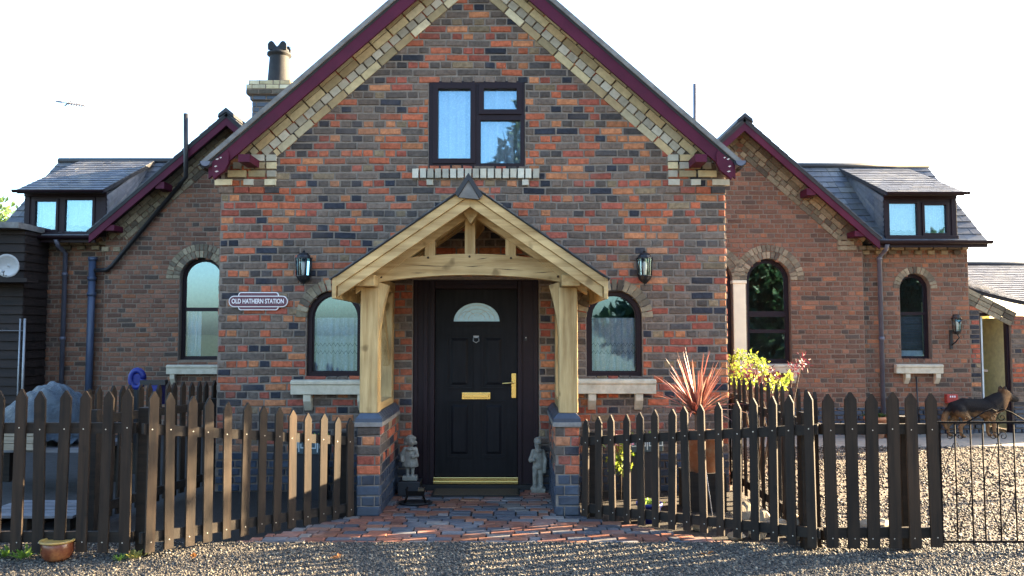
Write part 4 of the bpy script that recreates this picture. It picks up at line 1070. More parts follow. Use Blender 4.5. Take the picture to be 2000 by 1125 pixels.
# carriage lantern on the right wing
c = P(1868, 635, WL-.12)
t = thing('wall_lantern', 'black carriage lantern on a bracket arm, on the right wing beside the side door', 'lantern', (c.x, WL, c.z))
m = MB(); m.lathe([(.075,.10),(.08,.105),(.08,.12),(.06,.13),(.055,.165),(.062,.17),(.0,.18)], (c.x,WL-.13,c.z), 8, smooth=False); m.build('cap', m_black, t)
m = MB()
for k in range(4):
    a = pi/4+pi/2*k; m.tube([(c.x+.055*cos(a),WL-.13+.055*sin(a),c.z-.10),(c.x+.07*cos(a),WL-.13+.07*sin(a),c.z+.10)], .008, 6)
m.lathe([(.03,-.15),(.06,-.11),(.062,-.10),(.0,-.098)], (c.x,WL-.13,c.z), 8, smooth=False); m.build('cage', m_black, t)
m = MB(); m.lathe([(.048,-.098),(.06,.10)], (c.x,WL-.13,c.z), 4, smooth=False); m.build('lantern_glass', m_lglass, t)
m = MB(); m.lathe([(.022,-.09),(.026,.03),(.01,.06)], (c.x,WL-.13,c.z), 8); m.build('bulb', m_signw, t)
m = MB(); m.box(c.x-.06, c.x-.015, WL-.03, WL-.005, c.z-.39, c.z-.08)
m.tube([(c.x-.035,WL-.02,c.z-.33),(c.x+.0,WL-.09,c.z-.27),(c.x+.03,WL-.14,c.z-.2),(c.x,WL-.13,c.z-.14)], .011, 8); m.build('bracket', m_black, t)

# station sign
sg = thing('station_sign', 'maroon totem shaped name plate reading OLD HATHERN STATION on the brick wall', 'sign', (P(506,589,W).x, W, P(506,589,W).z))
def pill(x0, x1, z0, z1, r, n=8):
    pts = []
    for cx_, cz_, a in ((x1-r,z0+r,-pi/2),(x1-r,z1-r,0),(x0+r,z1-r,pi/2),(x0+r,z0+r,pi)):
        for i in range(n+1): b = a+pi/2*i/n; pts.append((cx_+r*cos(b), cz_+r*sin(b)))
    return pts
sx0, sz0 = Q(449,600,W); sx1, sz1 = Q(564,578,W); tx0, tz0 = Q(467,606,W); tx1, tz1 = Q(546,571,W)
fs_ = wallmap(W-.012)
m = MB(); m.prism(pill(tx0,tx1,tz0,tz1,.03), fs_, .004, .020); m.prism(pill(sx0,sx1,sz0,sz1,(sz1-sz0)/2-.001), fs_, .005, .026); m.build('border', m_signw, sg)
m = MB(); g = .0085
m.prism(pill(tx0+g,tx1-g,tz0+g,tz1-g,.024), fs_, .006, .0225); m.build('wing_panel', m_signp, sg)
m = MB(); m.prism(pill(sx0+g,sx1-g,sz0+g,sz1-g,(sz1-sz0)/2-g-.001), fs_, .008, .0285); m.build('name_panel', m_signp, sg)
cu = bpy.data.curves.new('lettering','FONT'); cu.body = 'OLD HATHERN STATION'; cu.align_x = 'CENTER'; cu.align_y = 'CENTER'; cu.size = .068; cu.extrude = .001; cu.offset = .0012
to = bpy.data.objects.new('tmp', cu); COL.objects.link(to)
me = bpy.data.meshes.new_from_object(to.evaluated_get(bpy.context.evaluated_depsgraph_get())); bpy.data.objects.remove(to)
xs = [v.co.x for v in me.vertices]; kx = .545/(max(xs)-min(xs))
for v in me.vertices: v.co = Vector((v.co.x*kx, -(v.co.z+.042), v.co.y*1.0-.0))
me.materials.clear(); me.materials.append(m_signw); lo = bpy.data.objects.new('lettering', me); COL.objects.link(lo); lo.parent = sg

# dish, aerial
SYD = 12.1
d = thing('satellite_dish', 'pale round satellite dish fixed to the dark shed at the far left', 'satellite dish', P(15,518,SYD))
c = P(14,519,SYD); m = MB(); rr = 22*SYD/F
rot = Matrix.Rotation(radians(12),3,'Z') @ Matrix.Rotation(radians(8),3,'X')
vs = []; nn_ = 20
for i in range(6):
    q = i/5
    for j in range(nn_):
        a = 2*pi*j/nn_; vs.append(c+rot @ Vector((rr*q*cos(a), .05*(1-q*q), rr*1.05*q*sin(a))))
m.add(vs, [(i*nn_+j,i*nn_+(j+1)%nn_,(i+1)*nn_+(j+1)%nn_,(i+1)*nn_+j) for i in range(5) for j in range(nn_)], 0, True); o = m.build('reflector', m_dish, d); o.modifiers.new('s','SOLIDIFY').thickness = .006
m = MB(); m.tube([c+Vector((0,.05,-.02)), c+Vector((.05,.12,-.05)), c+Vector((.02,.35,-.05))], .014, 8); m.tube([c+Vector((0,0,-.15)), c+Vector((.03,-.12,-.16)), c+Vector((.05,-.16,-.12))], .008, 6); m.ball(c+Vector((.05,-.17,-.10)), .022); m.build('arm', m_grey, d)
ae = thing('tv_aerial', 'thin television aerial high above the left dormer roof', 'aerial', P(137,202,15.2))
m = MB(); Y = 15.2; a, b = P(112,199,Y), P(165,206,Y); m.tube([a, b], .009, 6)
for i in range(7):
    t = .42+.58*i/6; q = a.lerp(b,t); m.tube([q+Vector((0,-.12,.012)), q+Vector((0,.12,-.012))], .007, 5); m.tube([q+Vector((0,0,-.035)), q+Vector((0,0,.035))], .008, 5)
q = a.lerp(b,.42); m.tube([q+Vector((-.08,0,-.05)), q+Vector((.05,0,.05))], .012, 6); m.tube([a+Vector((-.03,0,.01)), a+Vector((.1,0,.005))], .012, 6)
m.build('antenna', m_pole, ae)
m = MB(); q = a.lerp(b,.5); m.tube([q, (q.x,Y,3.9)], .0035, 5); m.build('mast', m_flake, ae)

# ================================================================== LEFT SHED
sh = thing('shed', 'dark boarded shed with flat pale roof edge at the far left', 'shed', (-8.5, 10.8, 0))
SY = 12.3; s1 = P(44,600,SY).x; zt4 = P(30,455,SY).z
m = MB(); m.box(-10.5, s1-.02, SY+.04, 12.96, 0, zt4)
z = 0
while z < zt4-.02:
    m.add([(-10.5,SY,z),(s1,SY,z),(s1,SY+.03,z+.14),(-10.5,SY+.03,z+.14),(-10.5,SY+.04,z),(s1,SY+.04,z)], [(0,1,2,3),(0,1,5,4)])
    m.add([(s1,SY,z),(s1,12.96,z),(s1-.02,12.96,z+.14),(s1-.02,SY+.02,z+.14)], [(0,1,2,3)])
    z += .138
m.build('wall', m_shed, sh)
m = MB(); a = P(40,446,SY-.15); m.obox((-10.6,SY-.2,a.z+.06), (a.x+10.6,0,-.06), (0,.82,0), (0,0,.09)); m.build('roof', m_verge, sh)
m = MB(); z = P(30,548,SY-.2).z; m.box(-10.5, P(60,548,SY-.2).x, SY-.3, SY-.002, z-.03, z+.03); m.build('canopy', m_shed, sh)
m = MB(); c = P(46,700,SY-.2); zz = P(45,622,SY-.2).z; m.tube([(c.x,SY-.2,0),(c.x,SY-.2,zz)], .018, 8); c2 = P(37,700,SY-.2); m.tube([(c2.x,SY-.2,0),(c2.x,SY-.2,zz)], .012, 8); m.tube([(c.x,SY-.2,P(45,646,SY-.2).z),(-10.4,SY-.2,P(45,640,SY-.2).z)], .004, 5); m.build('door_frame', m_grey, sh)

# ================================================================== OUTBUILDING ON THE RIGHT
ob = thing('outbuilding', 'low brick outbuilding with slate roof and an open side door at the right edge', 'outbuilding', (9, 13.1, 0))
OY = 13.12; fo_ = wallmap(OY)
ox0 = rend+.03
d0, dzt = Q(1918,617,OY); d1, _ = Q(1966,617,OY)
topl = P(1896,563,OY).z; topr = P(1990,612,OY).z
xr_ = P(1985,610,OY).x
pol = [(ox0,0),(11,0),(11,topr-.05),(xr_,topr-.05),(ox0,topl-.02)]
hole = rect(d0-.045, d1+.06, -.02, dzt+.05)
m = MB(); backing(m, [pol, hole], fo_, .2); brickwork(m, [pol, hole], fo_, .44, 2.6, .0785); m.build('wall', [m_brick, m_wmortar], ob)
m = MB(); brickwork(m, [rect(ox0,d0-.045,0,.44)], fo_, 0, .44, .0785, proud=.025); m.build('plinth_course', m_blue, ob)
m = MB(); brickwork(m, [rect(d1+.06,11,0,.44)], fo_, 0, .44, .0785, proud=.025); m.build('plinth_course', m_blue, ob)
m = MB(); dv = Vector((xr_-ox0, topr-topl)); t_ = atan2(dv.y, dv.x)
for j in range(3): slope_row(m, (ox0,topl-.0), (xr_,topr-.0), (-sin(t_)*-1*0+sin(t_)*1.0, -cos(t_)), j*.08, (j+1)*.08, .23, fo_, .03-.006*j, 0)
m.build('coping', m_dirty_shade, ob)  # darker brick colour stands in for shade on the coping
m = MB()
ez = P(1990,592,OY-.2).z; rz = P(1990,518,15.6).z
# the eave dips from the house wall down to its full drop
N_ = 8; xs_ = [ox0+(xr_+.1-ox0)*i/N_ for i in range(N_+1)]
ev = lambda x: max(0, 1-(x-ox0)/(xr_+.1-ox0))
slates(m, (xr_+.1,OY-.22,ez), (11.5,OY-.22,ez), (11.5,15.6,rz), (xr_+.1,15.6,rz), 20, .2, .01, 0, 1, .02)
for i in range(N_):
    xa, xb = xs_[i], xs_[i+1]; ya, yb = OY-.22+.35*ev(xa)**1.5, OY-.22+.35*ev(xb)**1.5
    za, zb = ez+(topl+.02-ez)*ev(xa)**1.3, ez+(topl+.02-ez)*ev(xb)**1.3
    slates(m, (xa,ya,za), (xb,yb,zb), (xb,15.6,rz), (xa,15.6,rz), 20, .2, .01, 0, 1, .02)
m.tube([(ox0,15.6,rz+.02),(11.5,15.6,rz+.02)], .05, 8, 2)
m.build('roof', [m_slate, m_under, m_slatedark], ob)
gutter('gutter', (11.4,OY-.27,ez-.01), (xr_+.0,OY-.27,ez-.01), .055, m_blackpipe, ob)
m = MB(); m.ring(hole, rect(d0, d1+.015, -.02, dzt), fo_, -.05, -.12)
m.build('door_frame', m_upvc, ob)
m = MB(); m.obox((d0+.01,OY+.10,.02), (.17,.62,0), (.04,-.012,0), (0,0,dzt-.04)); dd = m.build('side_door', solid('pale_door', (.72,.74,.72), .6), ob)
m = MB(); m.tube([(d0+.10,OY+.30,1.0),(d0+.14,OY+.29,1.0),(d0+.15,OY+.36,1.0)], .01, 6); m.build('handle', m_grey, dd)
m = MB(); m.box(d0-.3, d1+.5, OY+1.3, OY+1.35, 0, 2.2); m.box(d1+.3, d1+.35, OY+.2, OY+1.3, 0, 1.9); m.build('inner_wall', m_wall_in, ob)  # side panel stops short of the roof to let extra light in
m = MB(); m.box(d0+.2, d1+.2, OY+.9, OY+1.2, .96, 1.0); m.lathe([(.0,0),(.05,0),(.05,.14),(.018,.19),(.018,.24),(0,.24)], (d1-.06,OY+1.0,1.0), 10); m.build('shelf', m_signw, ob)
# room light comes by the doorway and over the added short panel; red box on the wall beside it
rb_ = thing('wall_box', 'small red box with white marks low on the right wing wall, above the dog', 'box', (P(1857,778,WL).x, WL, P(1857,778,WL).z))
m = MB(); a, b = P(1847,787,WL-.05), P(1868,770,WL-.05); m.box(a.x, b.x, WL-.10, WL-.012, a.z, b.z); m.build('case', m_red, rb_, .008)
m = MB(); 
for i in range(3):
    xx = a.x+.045+i*.035; m.box(xx, xx+.02, WL-.1025, WL-.1, b.z-.05, b.z-.02)
m.build('marking', m_signw, rb_)

# ================================================================== FIGURES BY THE DOOR
def statue(label, c, kind):
    t = thing('garden_statue', label, 'statue', c); x, y, z = c
    m = MB(); L = lambda pts, rs: m.limb([(x+a,y+b,z+d_) for a,b,d_ in pts], rs)
    if kind == 'girl':     # on a low block, in a smock, looking to the right
        m.box(x-.085, x+.085, y-.07, y+.07, z, z+.05)
        for s_ in (-.028,.028): L([(s_,0,.05),(s_,0,.10),(s_*1.1,0,.16)], [.021,.022,.026]); m.ball((x+s_,y-.025,z+.058), (.02,.036,.016))
        m.lathe([(.03,.135),(.095,.145),(.098,.16),(.085,.22),(.072,.29),(.062,.335),(.035,.36),(0,.37)], (x,y,z), 16, sy=.75)
        for k in range(9): a = 2*pi*k/9; L([(.088*cos(a),.066*sin(a),.15),(.07*cos(a),.052*sin(a),.25)], [.010,.006])
        L([(-.06,-.01,.335),(-.098,-.02,.27),(-.088,-.05,.215)], [.028,.026,.020]); L([(.06,-.01,.335),(.085,-.04,.27),(.04,-.075,.26)], [.028,.024,.019])
        m.ball((x+.032,y-.08,z+.262), .020)
        m.ball((x+.01,y-.012,z+.42), (.050,.052,.056)); m.ball((x+.0,y+.006,z+.435), (.062,.060,.055))
        for k in range(11): a = radians(10+k*32); m.ball((x+.056*cos(a),y+.012+.05*sin(a),z+.40 if sin(a) > -.5 else z+.45), .024)
        m.ball((x+.03,y-.062,z+.41), .012); m.ball((x+.018,y-.05,z+.392), (.02,.016,.012)); L([(-.03,-.05,.34),(.0,-.066,.335),(.035,-.05,.34)], [.016,.014,.016])
    else:                  # boy in cap and jacket standing on a rough base
        m.ball((x,y,z+.025), (.095,.075,.035)); m.box(x-.085, x+.085, y-.065, y+.065, z, z+.03)
        L([(-.035,0,.045),(-.04,-.005,.11),(-.034,0,.20)], [.030,.026,.036]); L([(.035,0,.045),(.036,0,.11),(.03,0,.20)], [.030,.027,.036])
        m.ball((x-.04,y-.03,z+.05), (.026,.04,.018)); m.ball((x+.04,y-.03,z+.05), (.026,.04,.018))
        m.lathe([(.055,.19),(.066,.205),(.06,.24),(.068,.30),(.060,.345),(.03,.365),(0,.37)], (x,y,z), 16, sy=.72)
        L([(-.058,-.005,.335),(-.092,-.02,.27),(-.05,-.07,.275)], [.026,.024,.018]); L([(.058,0,.335),(.088,-.005,.27),(.080,-.02,.19)], [.026,.024,.019]); m.ball((x+.08,y-.022,z+.175), .020)
        L([(-.03,-.03,.35),(0,-.045,.345),(.03,-.03,.35)], [.018,.018,.018])
        m.ball((x-.002,y-.008,z+.40), (.042,.046,.050)); m.ball((x,y+.0,z+.428), (.052,.052,.036)); m.ball((x,y-.05,z+.415), (.045,.03,.009)); m.ball((x,y-.054,z+.395), .010); m.ball((x,y-.046,z+.375), (.018,.012,.009))
        L([(0,.05,.06),(0,.045,.15)], [.045,.03])
    m.v = [(x+(v[0]-x)*.86, y+(v[1]-y)*.86, z+(v[2]-z)*(.92 if kind == 'girl' else 1.2)) for v in m.v]; o = m.build('figure', m_statue, t); bodied(o, .0055, 3); return t
gs = P(801,935,8.08); statue('grey stone girl statue in a smock, left of the front door', (gs.x, 8.08, .165), 'girl')
m = MB(); st = thing('plinth_stone', 'low dark block under the stone girl statue', 'block', (gs.x,8.08,.025)); m.box(gs.x-.11, gs.x+.11, 7.98, 8.19, .025, .163); m.build('block', m_slatedark, st, .006)
bs = P(1051,950,8.2); statue('grey green stone boy statue in a cap, right of the front door', (bs.x, 8.2, .024), 'boy')
# boot scraper in front of the girl
bsx = P(808,975,7.5); b_ = thing('boot_scraper', 'black cast iron boot scraper on a tray in front of the girl statue', 'boot scraper', (bsx.x,7.62,.024))
m = MB(); m.lathe([(.0,0),(.15,0),(.17,.02),(.165,.022),(.145,.008),(0,.008)], (bsx.x,7.62,.024), 20, sy=.62); m.build('tray', m_black, b_)
m = MB()
for s_ in (-1,1): m.tube([(bsx.x+s_*.10,7.62,.03),(bsx.x+s_*.075,7.62,.10),(bsx.x+s_*.085,7.62,.16),(bsx.x+s_*.07,7.62,.18)], .010, 8)
m.box(bsx.x-.08, bsx.x+.08, 7.614, 7.626, .10, .145); m.build('scraper_bar', m_iron, b_)
m = MB(); m.box(bsx.x+.03, bsx.x+.085, 7.58, 7.65, .15, .175); m.build('brush', m_mat, b_)
# door mat
dm = thing('door_mat', 'brown coir doormat with black edge lying at the front door', 'doormat', (P(929,955,8.0).x, 8.05, .024))
x0, x1 = P(847,960,8.02).x, P(1011,960,8.02).x; m = MB(); m.box(x0, x1, 7.97, 8.29, .026, .040); m.build('mat', m_mat, dm)
m = MB(); m.ring(rect(x0-.02,x1+.02,7.95,8.31), rect(x0,x1,7.97,8.29), lambda a,b,d: (a,b,d), .026, .036); m.build('edge', m_rub, dm)

# ================================================================== DOG
dg = thing('dog', 'black and tan german shepherd dog standing by the right wing, facing right', 'dog', P(1915,850,12.6))
o0 = P(1915,850,12.6); GX, GY_, GZ = o0.x, 12.6, .006
def dogmat():
    k = N('dog_fur'); tc = k.n('ShaderNodeTexCoord'); sx = k.n('ShaderNodeSeparateXYZ'); k.l(tc.outputs['Object'], sx.inputs[0])
    nz = k.noise(k.coord(), 9, 4)
    def madd(a, mul, add):
        q = k.n('ShaderNodeMath', operation='MULTIPLY_ADD'); k.l(a, q.inputs[0]); q.inputs[1].default_value = mul; q.inputs[2].default_value = add; return q.outputs[0]
    def op(a, b, o_):
        q = k.n('ShaderNodeMath', operation=o_); k.l(a, q.inputs[0]); k.l(b, q.inputs[1]); return q.outputs[0]
    zz = op(sx.outputs[2], madd(nz, .16, -.08), 'ADD')
    saddle = k.ramp(madd(zz, 1, 0), [(.35,0),(.43,1)])
    head = k.ramp(madd(sx.outputs[0], 1, 0), [(.30,1),(.37,0)])
    sd_ = k.mix(saddle, head)
    muzzle = k.ramp(op(madd(sx.outputs[0], 1, 0), k.ramp(sx.outputs[2], [(.72,0),(.76,.12)]), 'ADD'), [(.44,0),(.49,1)])
    col = k.mix((.21,.115,.052), (.012,.010,.010), sd_, 'MIX'); col = k.mix(col, (.02,.016,.014), muzzle, 'MIX')
    fz = k.n('ShaderNodeTexNoise'); fz.inputs['Scale'].default_value = 120; k.l(k.coord((1,1,.3)), fz.inputs['Vector'])
    col = k.mix(col, k.ramp(fz.outputs[0], [(.3,.55),(.7,1.1)])); k.bump(fz.outputs[0], .7, .012)
    return k.fin(col, .85, 0, .2)
m = MB(); L = lambda pts, rs: m.limb([(GX+a,GY_+b,GZ+c_) for a,b,c_ in pts], rs)
L([(-.40,0,.46),(-.25,0,.49),(-.05,0,.47),(.12,0,.45),(.22,0,.48)], [.10,.122,.128,.15,.13])
L([(.06,0,.38),(.18,0,.42)], [.09,.10]); L([(-.3,0,.44),(-.1,0,.40)], [.09,.09])
L([(.18,0,.50),(.29,0,.575),(.37,0,.63)], [.145,.125,.10]); m.ball((GX+.405,GY_,GZ+.665), (.098,.085,.08)); L([(.44,0,.645),(.52,0,.605),(.58,0,.59)], [.075,.057,.046]); m.ball((GX+.612,GY_,GZ+.594), .023); L([(.30,0,.50),(.36,0,.58)], [.12,.10])
for s_ in (-1,1):
    m.limb([(GX+.375,GY_+s_*.045,GZ+.715),(GX+.372,GY_+s_*.055,GZ+.765),(GX+.378,GY_+s_*.058,GZ+.80)], [.05,.034,.010])
    L([(.17,s_*.08,.42),(.14,s_*.085,.30),(.17,s_*.085,.20),(.165,s_*.085,.06),(.19,s_*.085,.022)], [.075,.045,.034,.024,.028]); m.ball((GX+.205,GY_+s_*.085,GZ+.02), (.045,.03,.02))
    st_ = -.05 if s_ > 0 else .06
    L([(-.37,s_*.08,.42),(-.30+st_,s_*.085,.29),(-.42+st_,s_*.085,.17),(-.41+st_,s_*.085,.06),(-.38+st_,s_*.085,.022)], [.10,.06,.034,.026,.028]); m.ball((GX-.37+st_,GY_+s_*.085,GZ+.02), (.045,.03,.02))
L([(-.46,0,.47),(-.54,0,.36),(-.57,0,.24),(-.54,0,.14)], [.045,.05,.048,.022])
dg.location = (GX, GY_, GZ)
o = m.build('body', dogmat(), dg); bodied(o, .014, 4)

# ================================================================== PLANTS AND POTS
def pot_lathe(m, c, r, h, mi=0, rim=.02):
    m.lathe([(0,0),(r*.68,0),(r*.94,h*.84),(r*.96,h*.84),(r*1.04,h*.86),(r*1.04,h),(r*.93,h),(r*.88,h*.86),(0,h*.84)], c, 24, mi)
# cordyline in a terracotta pot
cc = P(1362,800,7.55)
pt = thing('plant_pot', 'large terracotta pot holding the red spiky plant behind the right fence', 'plant pot', (cc.x, 7.55, .02))
m = MB(); pot_lathe(m, (cc.x+.04,7.55,.35), .21, .36); m.build('pot', m_pot, pt)
m = MB(); m.box(cc.x-.15, cc.x+.22, 7.38, 7.72, 0.0, .35); m.build('stand', m_rail, pt)
m = MB(); m.lathe([(.19,.0),(.0,.02)], (cc.x+.04,7.55,.655), 16); m.build('soil', m_soil, pt)
pl = thing('cordyline', 'red spiky sword leaved plant in a terracotta pot right of the porch', 'plant', (cc.x,7.55,.66))
m = MB(); base = Vector((cc.x,7.55,.86))
for i in range(95):
    a = random.uniform(0,2*pi); el = random.betavariate(2.6,1.6)*1.45+.05; Ln = random.uniform(.42,.72)*(.72+.28*sin(el))
    d = Vector((cos(a)*cos(el), sin(a)*cos(el), sin(el))); dr = random.uniform(.1,.5)*cos(el); sw_ = random.uniform(-.12,.12); s_ = d.cross(Vector((0,0,1))).normalized(); w = random.uniform(.009,.015)
    vs = []; k = 6
    for j in range(k+1):
        t = j/k; p = base+d*(Ln*t)+Vector((0,0,-dr*t*t*Ln))+s_*(sw_*t*t*Ln); ww = w*(1-.9*t**2.2)*(.7+.3*min(1,t*4))
        vs += [p+s_*ww, p+s_.cross(d)*ww*.5, p-s_*ww]
    m.add(vs, [f for j in range(k) for f in ((j*3,j*3+1,j*3+4,j*3+3),(j*3+1,j*3+2,j*3+5,j*3+4))], 0, True)
m.build('leaves', m_cordy, pl)
m = MB(); m.tube([(cc.x+.01,7.55,.62),(cc.x,7.55,.90)], [.035,.028], 8); m.build('stem', m_bark, pl)
def shrub(name, label, base, tips, mat, leafL, per, stem=.008, wd=.5, droop=.0):
    t = thing(name, label, 'shrub', base); m = MB(); st = MB()
    for tip, r in tips:
        tip = Vector(tip); b = Vector(base)+Vector((random.uniform(-.05,.05),random.uniform(-.05,.05),0)); mid_ = b.lerp(tip,.55)+Vector((0,0,.12))
        st.tube([b, mid_, tip], [stem, stem*.7, stem*.3], 6)
        for _ in range(per):
            c = tip+rdir()*r*random.uniform(.1,1); d = (c-tip).normalized()+rdir()*.6+Vector((0,0,-droop))
            leaf(m, c, d, rdir(), leafL*random.uniform(.6,1.2), leafL*wd*random.uniform(.7,1.2))
    m.build('foliage', mat, t); st.build('stem', m_bark, t); return t
YS = 9.0
tips = [(P(px,py,YS+random.uniform(-.2,.3)), r) for px, py, r in ((1446,692,.07),(1432,705,.08),(1468,698,.08),(1488,710,.07),(1430,728,.09),(1450,720,.08),(1440,742,.08),(1492,722,.05),(1522,742,.09),(1508,752,.08),(1530,752,.06),(1540,735,.03),(1470,745,.06),(1478,704,.06))]
shrub('yellow_shrub', 'bright yellow green leafy shrub over the fence by the right house corner', (2.75,YS,0), tips, m_leafy, .055, 40, .009, .5)
YS = 9.5
tips = [(P(px,py,YS+random.uniform(-.2,.3)), r) for px, py, r in ((1566,708,.10),(1550,720,.08),(1440,716,.09),(1475,738,.1),(1470,720,.08),(1452,730,.1),(1488,735,.1),(1505,728,.08),(1460,745,.1),(1515,735,.06))]
shrub('red_maple', 'dark red fine leaved maple behind the yellow green shrub', (3.2,YS,0), tips, m_leafr, .055, 60, .009, .3)
# fern pot and planter by the right wing
Y = 12.55; c = P(1708,838,Y)
p_ = thing('plant_pot', 'round terracotta pot with a green fern behind the fence end', 'plant pot', (c.x,Y,0)); m = MB(); pot_lathe(m, (c.x+.02,Y,.004), .17, .33); m.build('pot', m_pot, p_)
f_ = thing('fern', 'green bushy fern in the round terracotta pot by the right wing', 'plant', (c.x,Y,.3)); m = MB()
for i in range(60):
    a = random.uniform(0,2*pi); r = random.uniform(.08,.22)
    for j in range(5):
        t = j/5; q = Vector((c.x+cos(a)*r*t, Y+sin(a)*r*t, .28+.22*t-.18*t*t)); leaf(m, q, Vector((cos(a),sin(a),.3))+rdir()*.7, (0,0,1), .06, .03)
m.build('fronds', m_leafg, f_)
c = P(1742,835,Y); p_ = thing('planter', 'long rectangular terracotta planter beside the round fern pot', 'planter', (c.x,Y,0))
m = MB(); m.box(c.x-.12, c.x+.26, Y-.1, Y+.1, .006, .27); m.box(c.x-.135, c.x+.275, Y-.115, Y+.115, .27, .31); m.build('box', m_pot, p_, .01)
m = MB(); m.box(c.x-.1, c.x+.24, Y-.08, Y+.08, .30, .314); m.build('soil', m_soil, p_)
c = P(1772,760,WL-.05); w_ = thing('garden_stake', 'thin dark stake leaning on the wall under the narrow arched window', 'stake', (c.x,WL-.1,0)); m = MB(); m.tube([(c.x+.15,WL-.12,0),(c.x+.15,WL-.05,P(1790,735,WL).z)], .012, 6); m.build('rod', m_black, w_)
# weeds and climbing sprig on blue plinth
def weed(label, c, n, L, spread, mat=None, name='weed', cat='weed'):
    m = MB()
    for i in range(n):
        a = random.uniform(0,2*pi); r = random.uniform(0,spread)
        p = Vector(c)+Vector((cos(a)*r*.5, sin(a)*r*.5, 0)); d = Vector((cos(a)*.8,sin(a)*.8,random.uniform(.25,1.1)))
        leaf(m, p, d, (0,0,1), L*random.uniform(.6,1.2), L*.42); leaf(m, p+d.normalized()*L*.5, d+rdir()*.5, (0,0,1), L*.6, L*.3)
    o = m.build(name, mat or m_weed); return tag(o, label, cat)
def onground(px, py, z=0.05):
    v = (562.5-py)/F; dy = cos(PITCH)-v*sin(PITCH); dz = sin(PITCH)+v*cos(PITCH); t = (z-CZ)/dz; return Vector(((px-1000)/F*t, dy*t, z))
weed('tiny green weed at the far left fence foot', onground(10,1086), 22, .07, .12)
weed('leafy green weed between the brown bowl and the far left weed', onground(50,1088), 26, .08, .14)
weed('small bright weed on the gravel right of the brown bowl', onground(232,1094), 18, .045, .08)
weed('yellowing weed tuft on the gravel, rightmost of the weeds', onground(268,1088), 34, .06, .10, leaf_mat('dry_weed', [(0,(.22,.22,.05)),(1,(.34,.32,.10))]))
def dead(label, px, py):
    c = onground(px,py,.065); m = MB(); 
    for j in range(3): leaf(m, c+Vector((j*.012-.01,0,.004*j)), (random.uniform(-1,1),random.uniform(-.5,.5),.35), (0,0,1), .05, .035, 0, .3)
    tag(m.build('fallen_leaf', m_dead), label, 'leaf', 'dry leaves on the gravel')
dead('dry orange leaf on the gravel left of the paving edge', 378, 1091); dead('dry brown leaf on the gravel in front of the paving', 660, 1093); dead('dry leaf at the foot of the right fence', 1380, 1084)
# glazed bowl outside the left fence
c = onground(112,1092); b_ = thing('glazed_pot', 'brown glazed bowl pot with ochre rim on the gravel', 'pot', (c.x,c.y,.048)); r = .115
m = MB(); m.lathe([(0,0),(r*.62,0),(r*.8,.02),(r*.93,.06),(r*.9,.115),(r*.86,.125)], (c.x,c.y,.048), 28); m.build('bowl', m_glaze, b_)
m = MB(); m.lathe([(r*.86,.12),(r*1.02,.128),(r*1.03,.138),(r*.86,.140),(r*.82,.13)], (c.x,c.y,.048), 28); m.lathe([(r*.84,.125),(r*.82,.09),(0,.085)], (c.x,c.y,.048), 28, 1); m.build('rim', [m_rim, m_soil], b_)
# things in the right bed
c = P(1212,880,7.9); f_ = thing('flowering_plant', 'pink flowers over bright green leaves in the bed by the right plinth', 'plant', (c.x,7.9,0)); m = MB(); fl_ = MB()
for i in range(120):
    q = Vector((c.x+random.gauss(0,.07), 7.9+random.gauss(0,.06), random.uniform(.25,.55))); leaf(m, q, rdir()+Vector((0,0,.3)), rdir(), .07, .035)
for i in range(50): q = Vector((c.x+random.choice((-.05,.06))+random.gauss(0,.03), 7.87+random.gauss(0,.04), random.uniform(.53,.62))); leaf(fl_, q, rdir(), rdir(), .035, .03)
m.build('leaves', m_leafy, f_); m = MB(); m.tube([(c.x,7.9,0),(c.x+.01,7.9,.4)], .006, 6); m.build('stem', m_bark, f_); fl_.build('blooms', m_petal, f_)
def trough(label, px, py, wpx, Y, rot):
    c = P(px,py,Y); t = thing('key_pattern_trough', label, 'trough', (c.x,Y,c.z)); w = wpx*Y/F; h = .15
    u = Vector((cos(rot),sin(rot),0)); n = Vector((sin(rot),-cos(rot),0)); o_ = Vector((c.x,Y,c.z-h/2))-u*w/2
    m = MB(); m.obox(o_, u*w, -n*.13, (0,0,h)); m.build('box', solid('trough_blue', (.05,.08,.09), .6), t, .004)
    m = MB(); k = 4; cw_ = w/k
    def bar(a0, z0, a1, z1): m.obox(o_+u*a0+Vector((0,0,z0))+n*.001, u*(a1-a0), n*.003, (0,0,z1-z0))
    for i in range(k):
        a = i*cw_+.006; b = (i+1)*cw_-.004; q = .010
        bar(a,.125,b,.137); bar(a,.02,a+q,.125); bar(b-q,.055,b,.125); bar(a+.022,.055,b-q,.066); bar(a+.022,.066,a+.032,.10)
    m.build('key_pattern', m_white_t, t)
    m = MB()
    for i in range(40): leaf(m, o_+u*random.uniform(.02,w-.02)-n*random.uniform(.02,.11)+Vector((0,0,h)), rdir()+Vector((0,0,.8)), rdir(), .06, .03)
    m.build('leaves', m_weed, t)
    m = MB(); m.obox(o_+u*.02-n*.02, u*(w-.04), -n*.09, (0,0,-(c.z-h/2))); m.build('stand', m_slatedark, t)
trough('white key pattern trough on a stand behind the left fence', 600, 872, 78, 7.9, -.22)
trough('white key pattern trough on a stand behind the right fence', 1262, 868, 70, 8.0, .2)
c = P(1268,985,7.0); b_ = thing('blue_pot', 'bright blue plastic pot standing in the bed behind the right fence', 'pot', (c.x,7.0,0)); m = MB(); pot_lathe(m, (c.x,7.0,0), .11, .17); m.build('pot', m_bluep, b_)
m = MB()
for i in range(24): leaf(m, (c.x+random.gauss(0,.04),7.0+random.gauss(0,.03),.15), rdir()+Vector((0,0,1)), rdir(), .06, .03)
m.build('leaves', m_weed, b_)
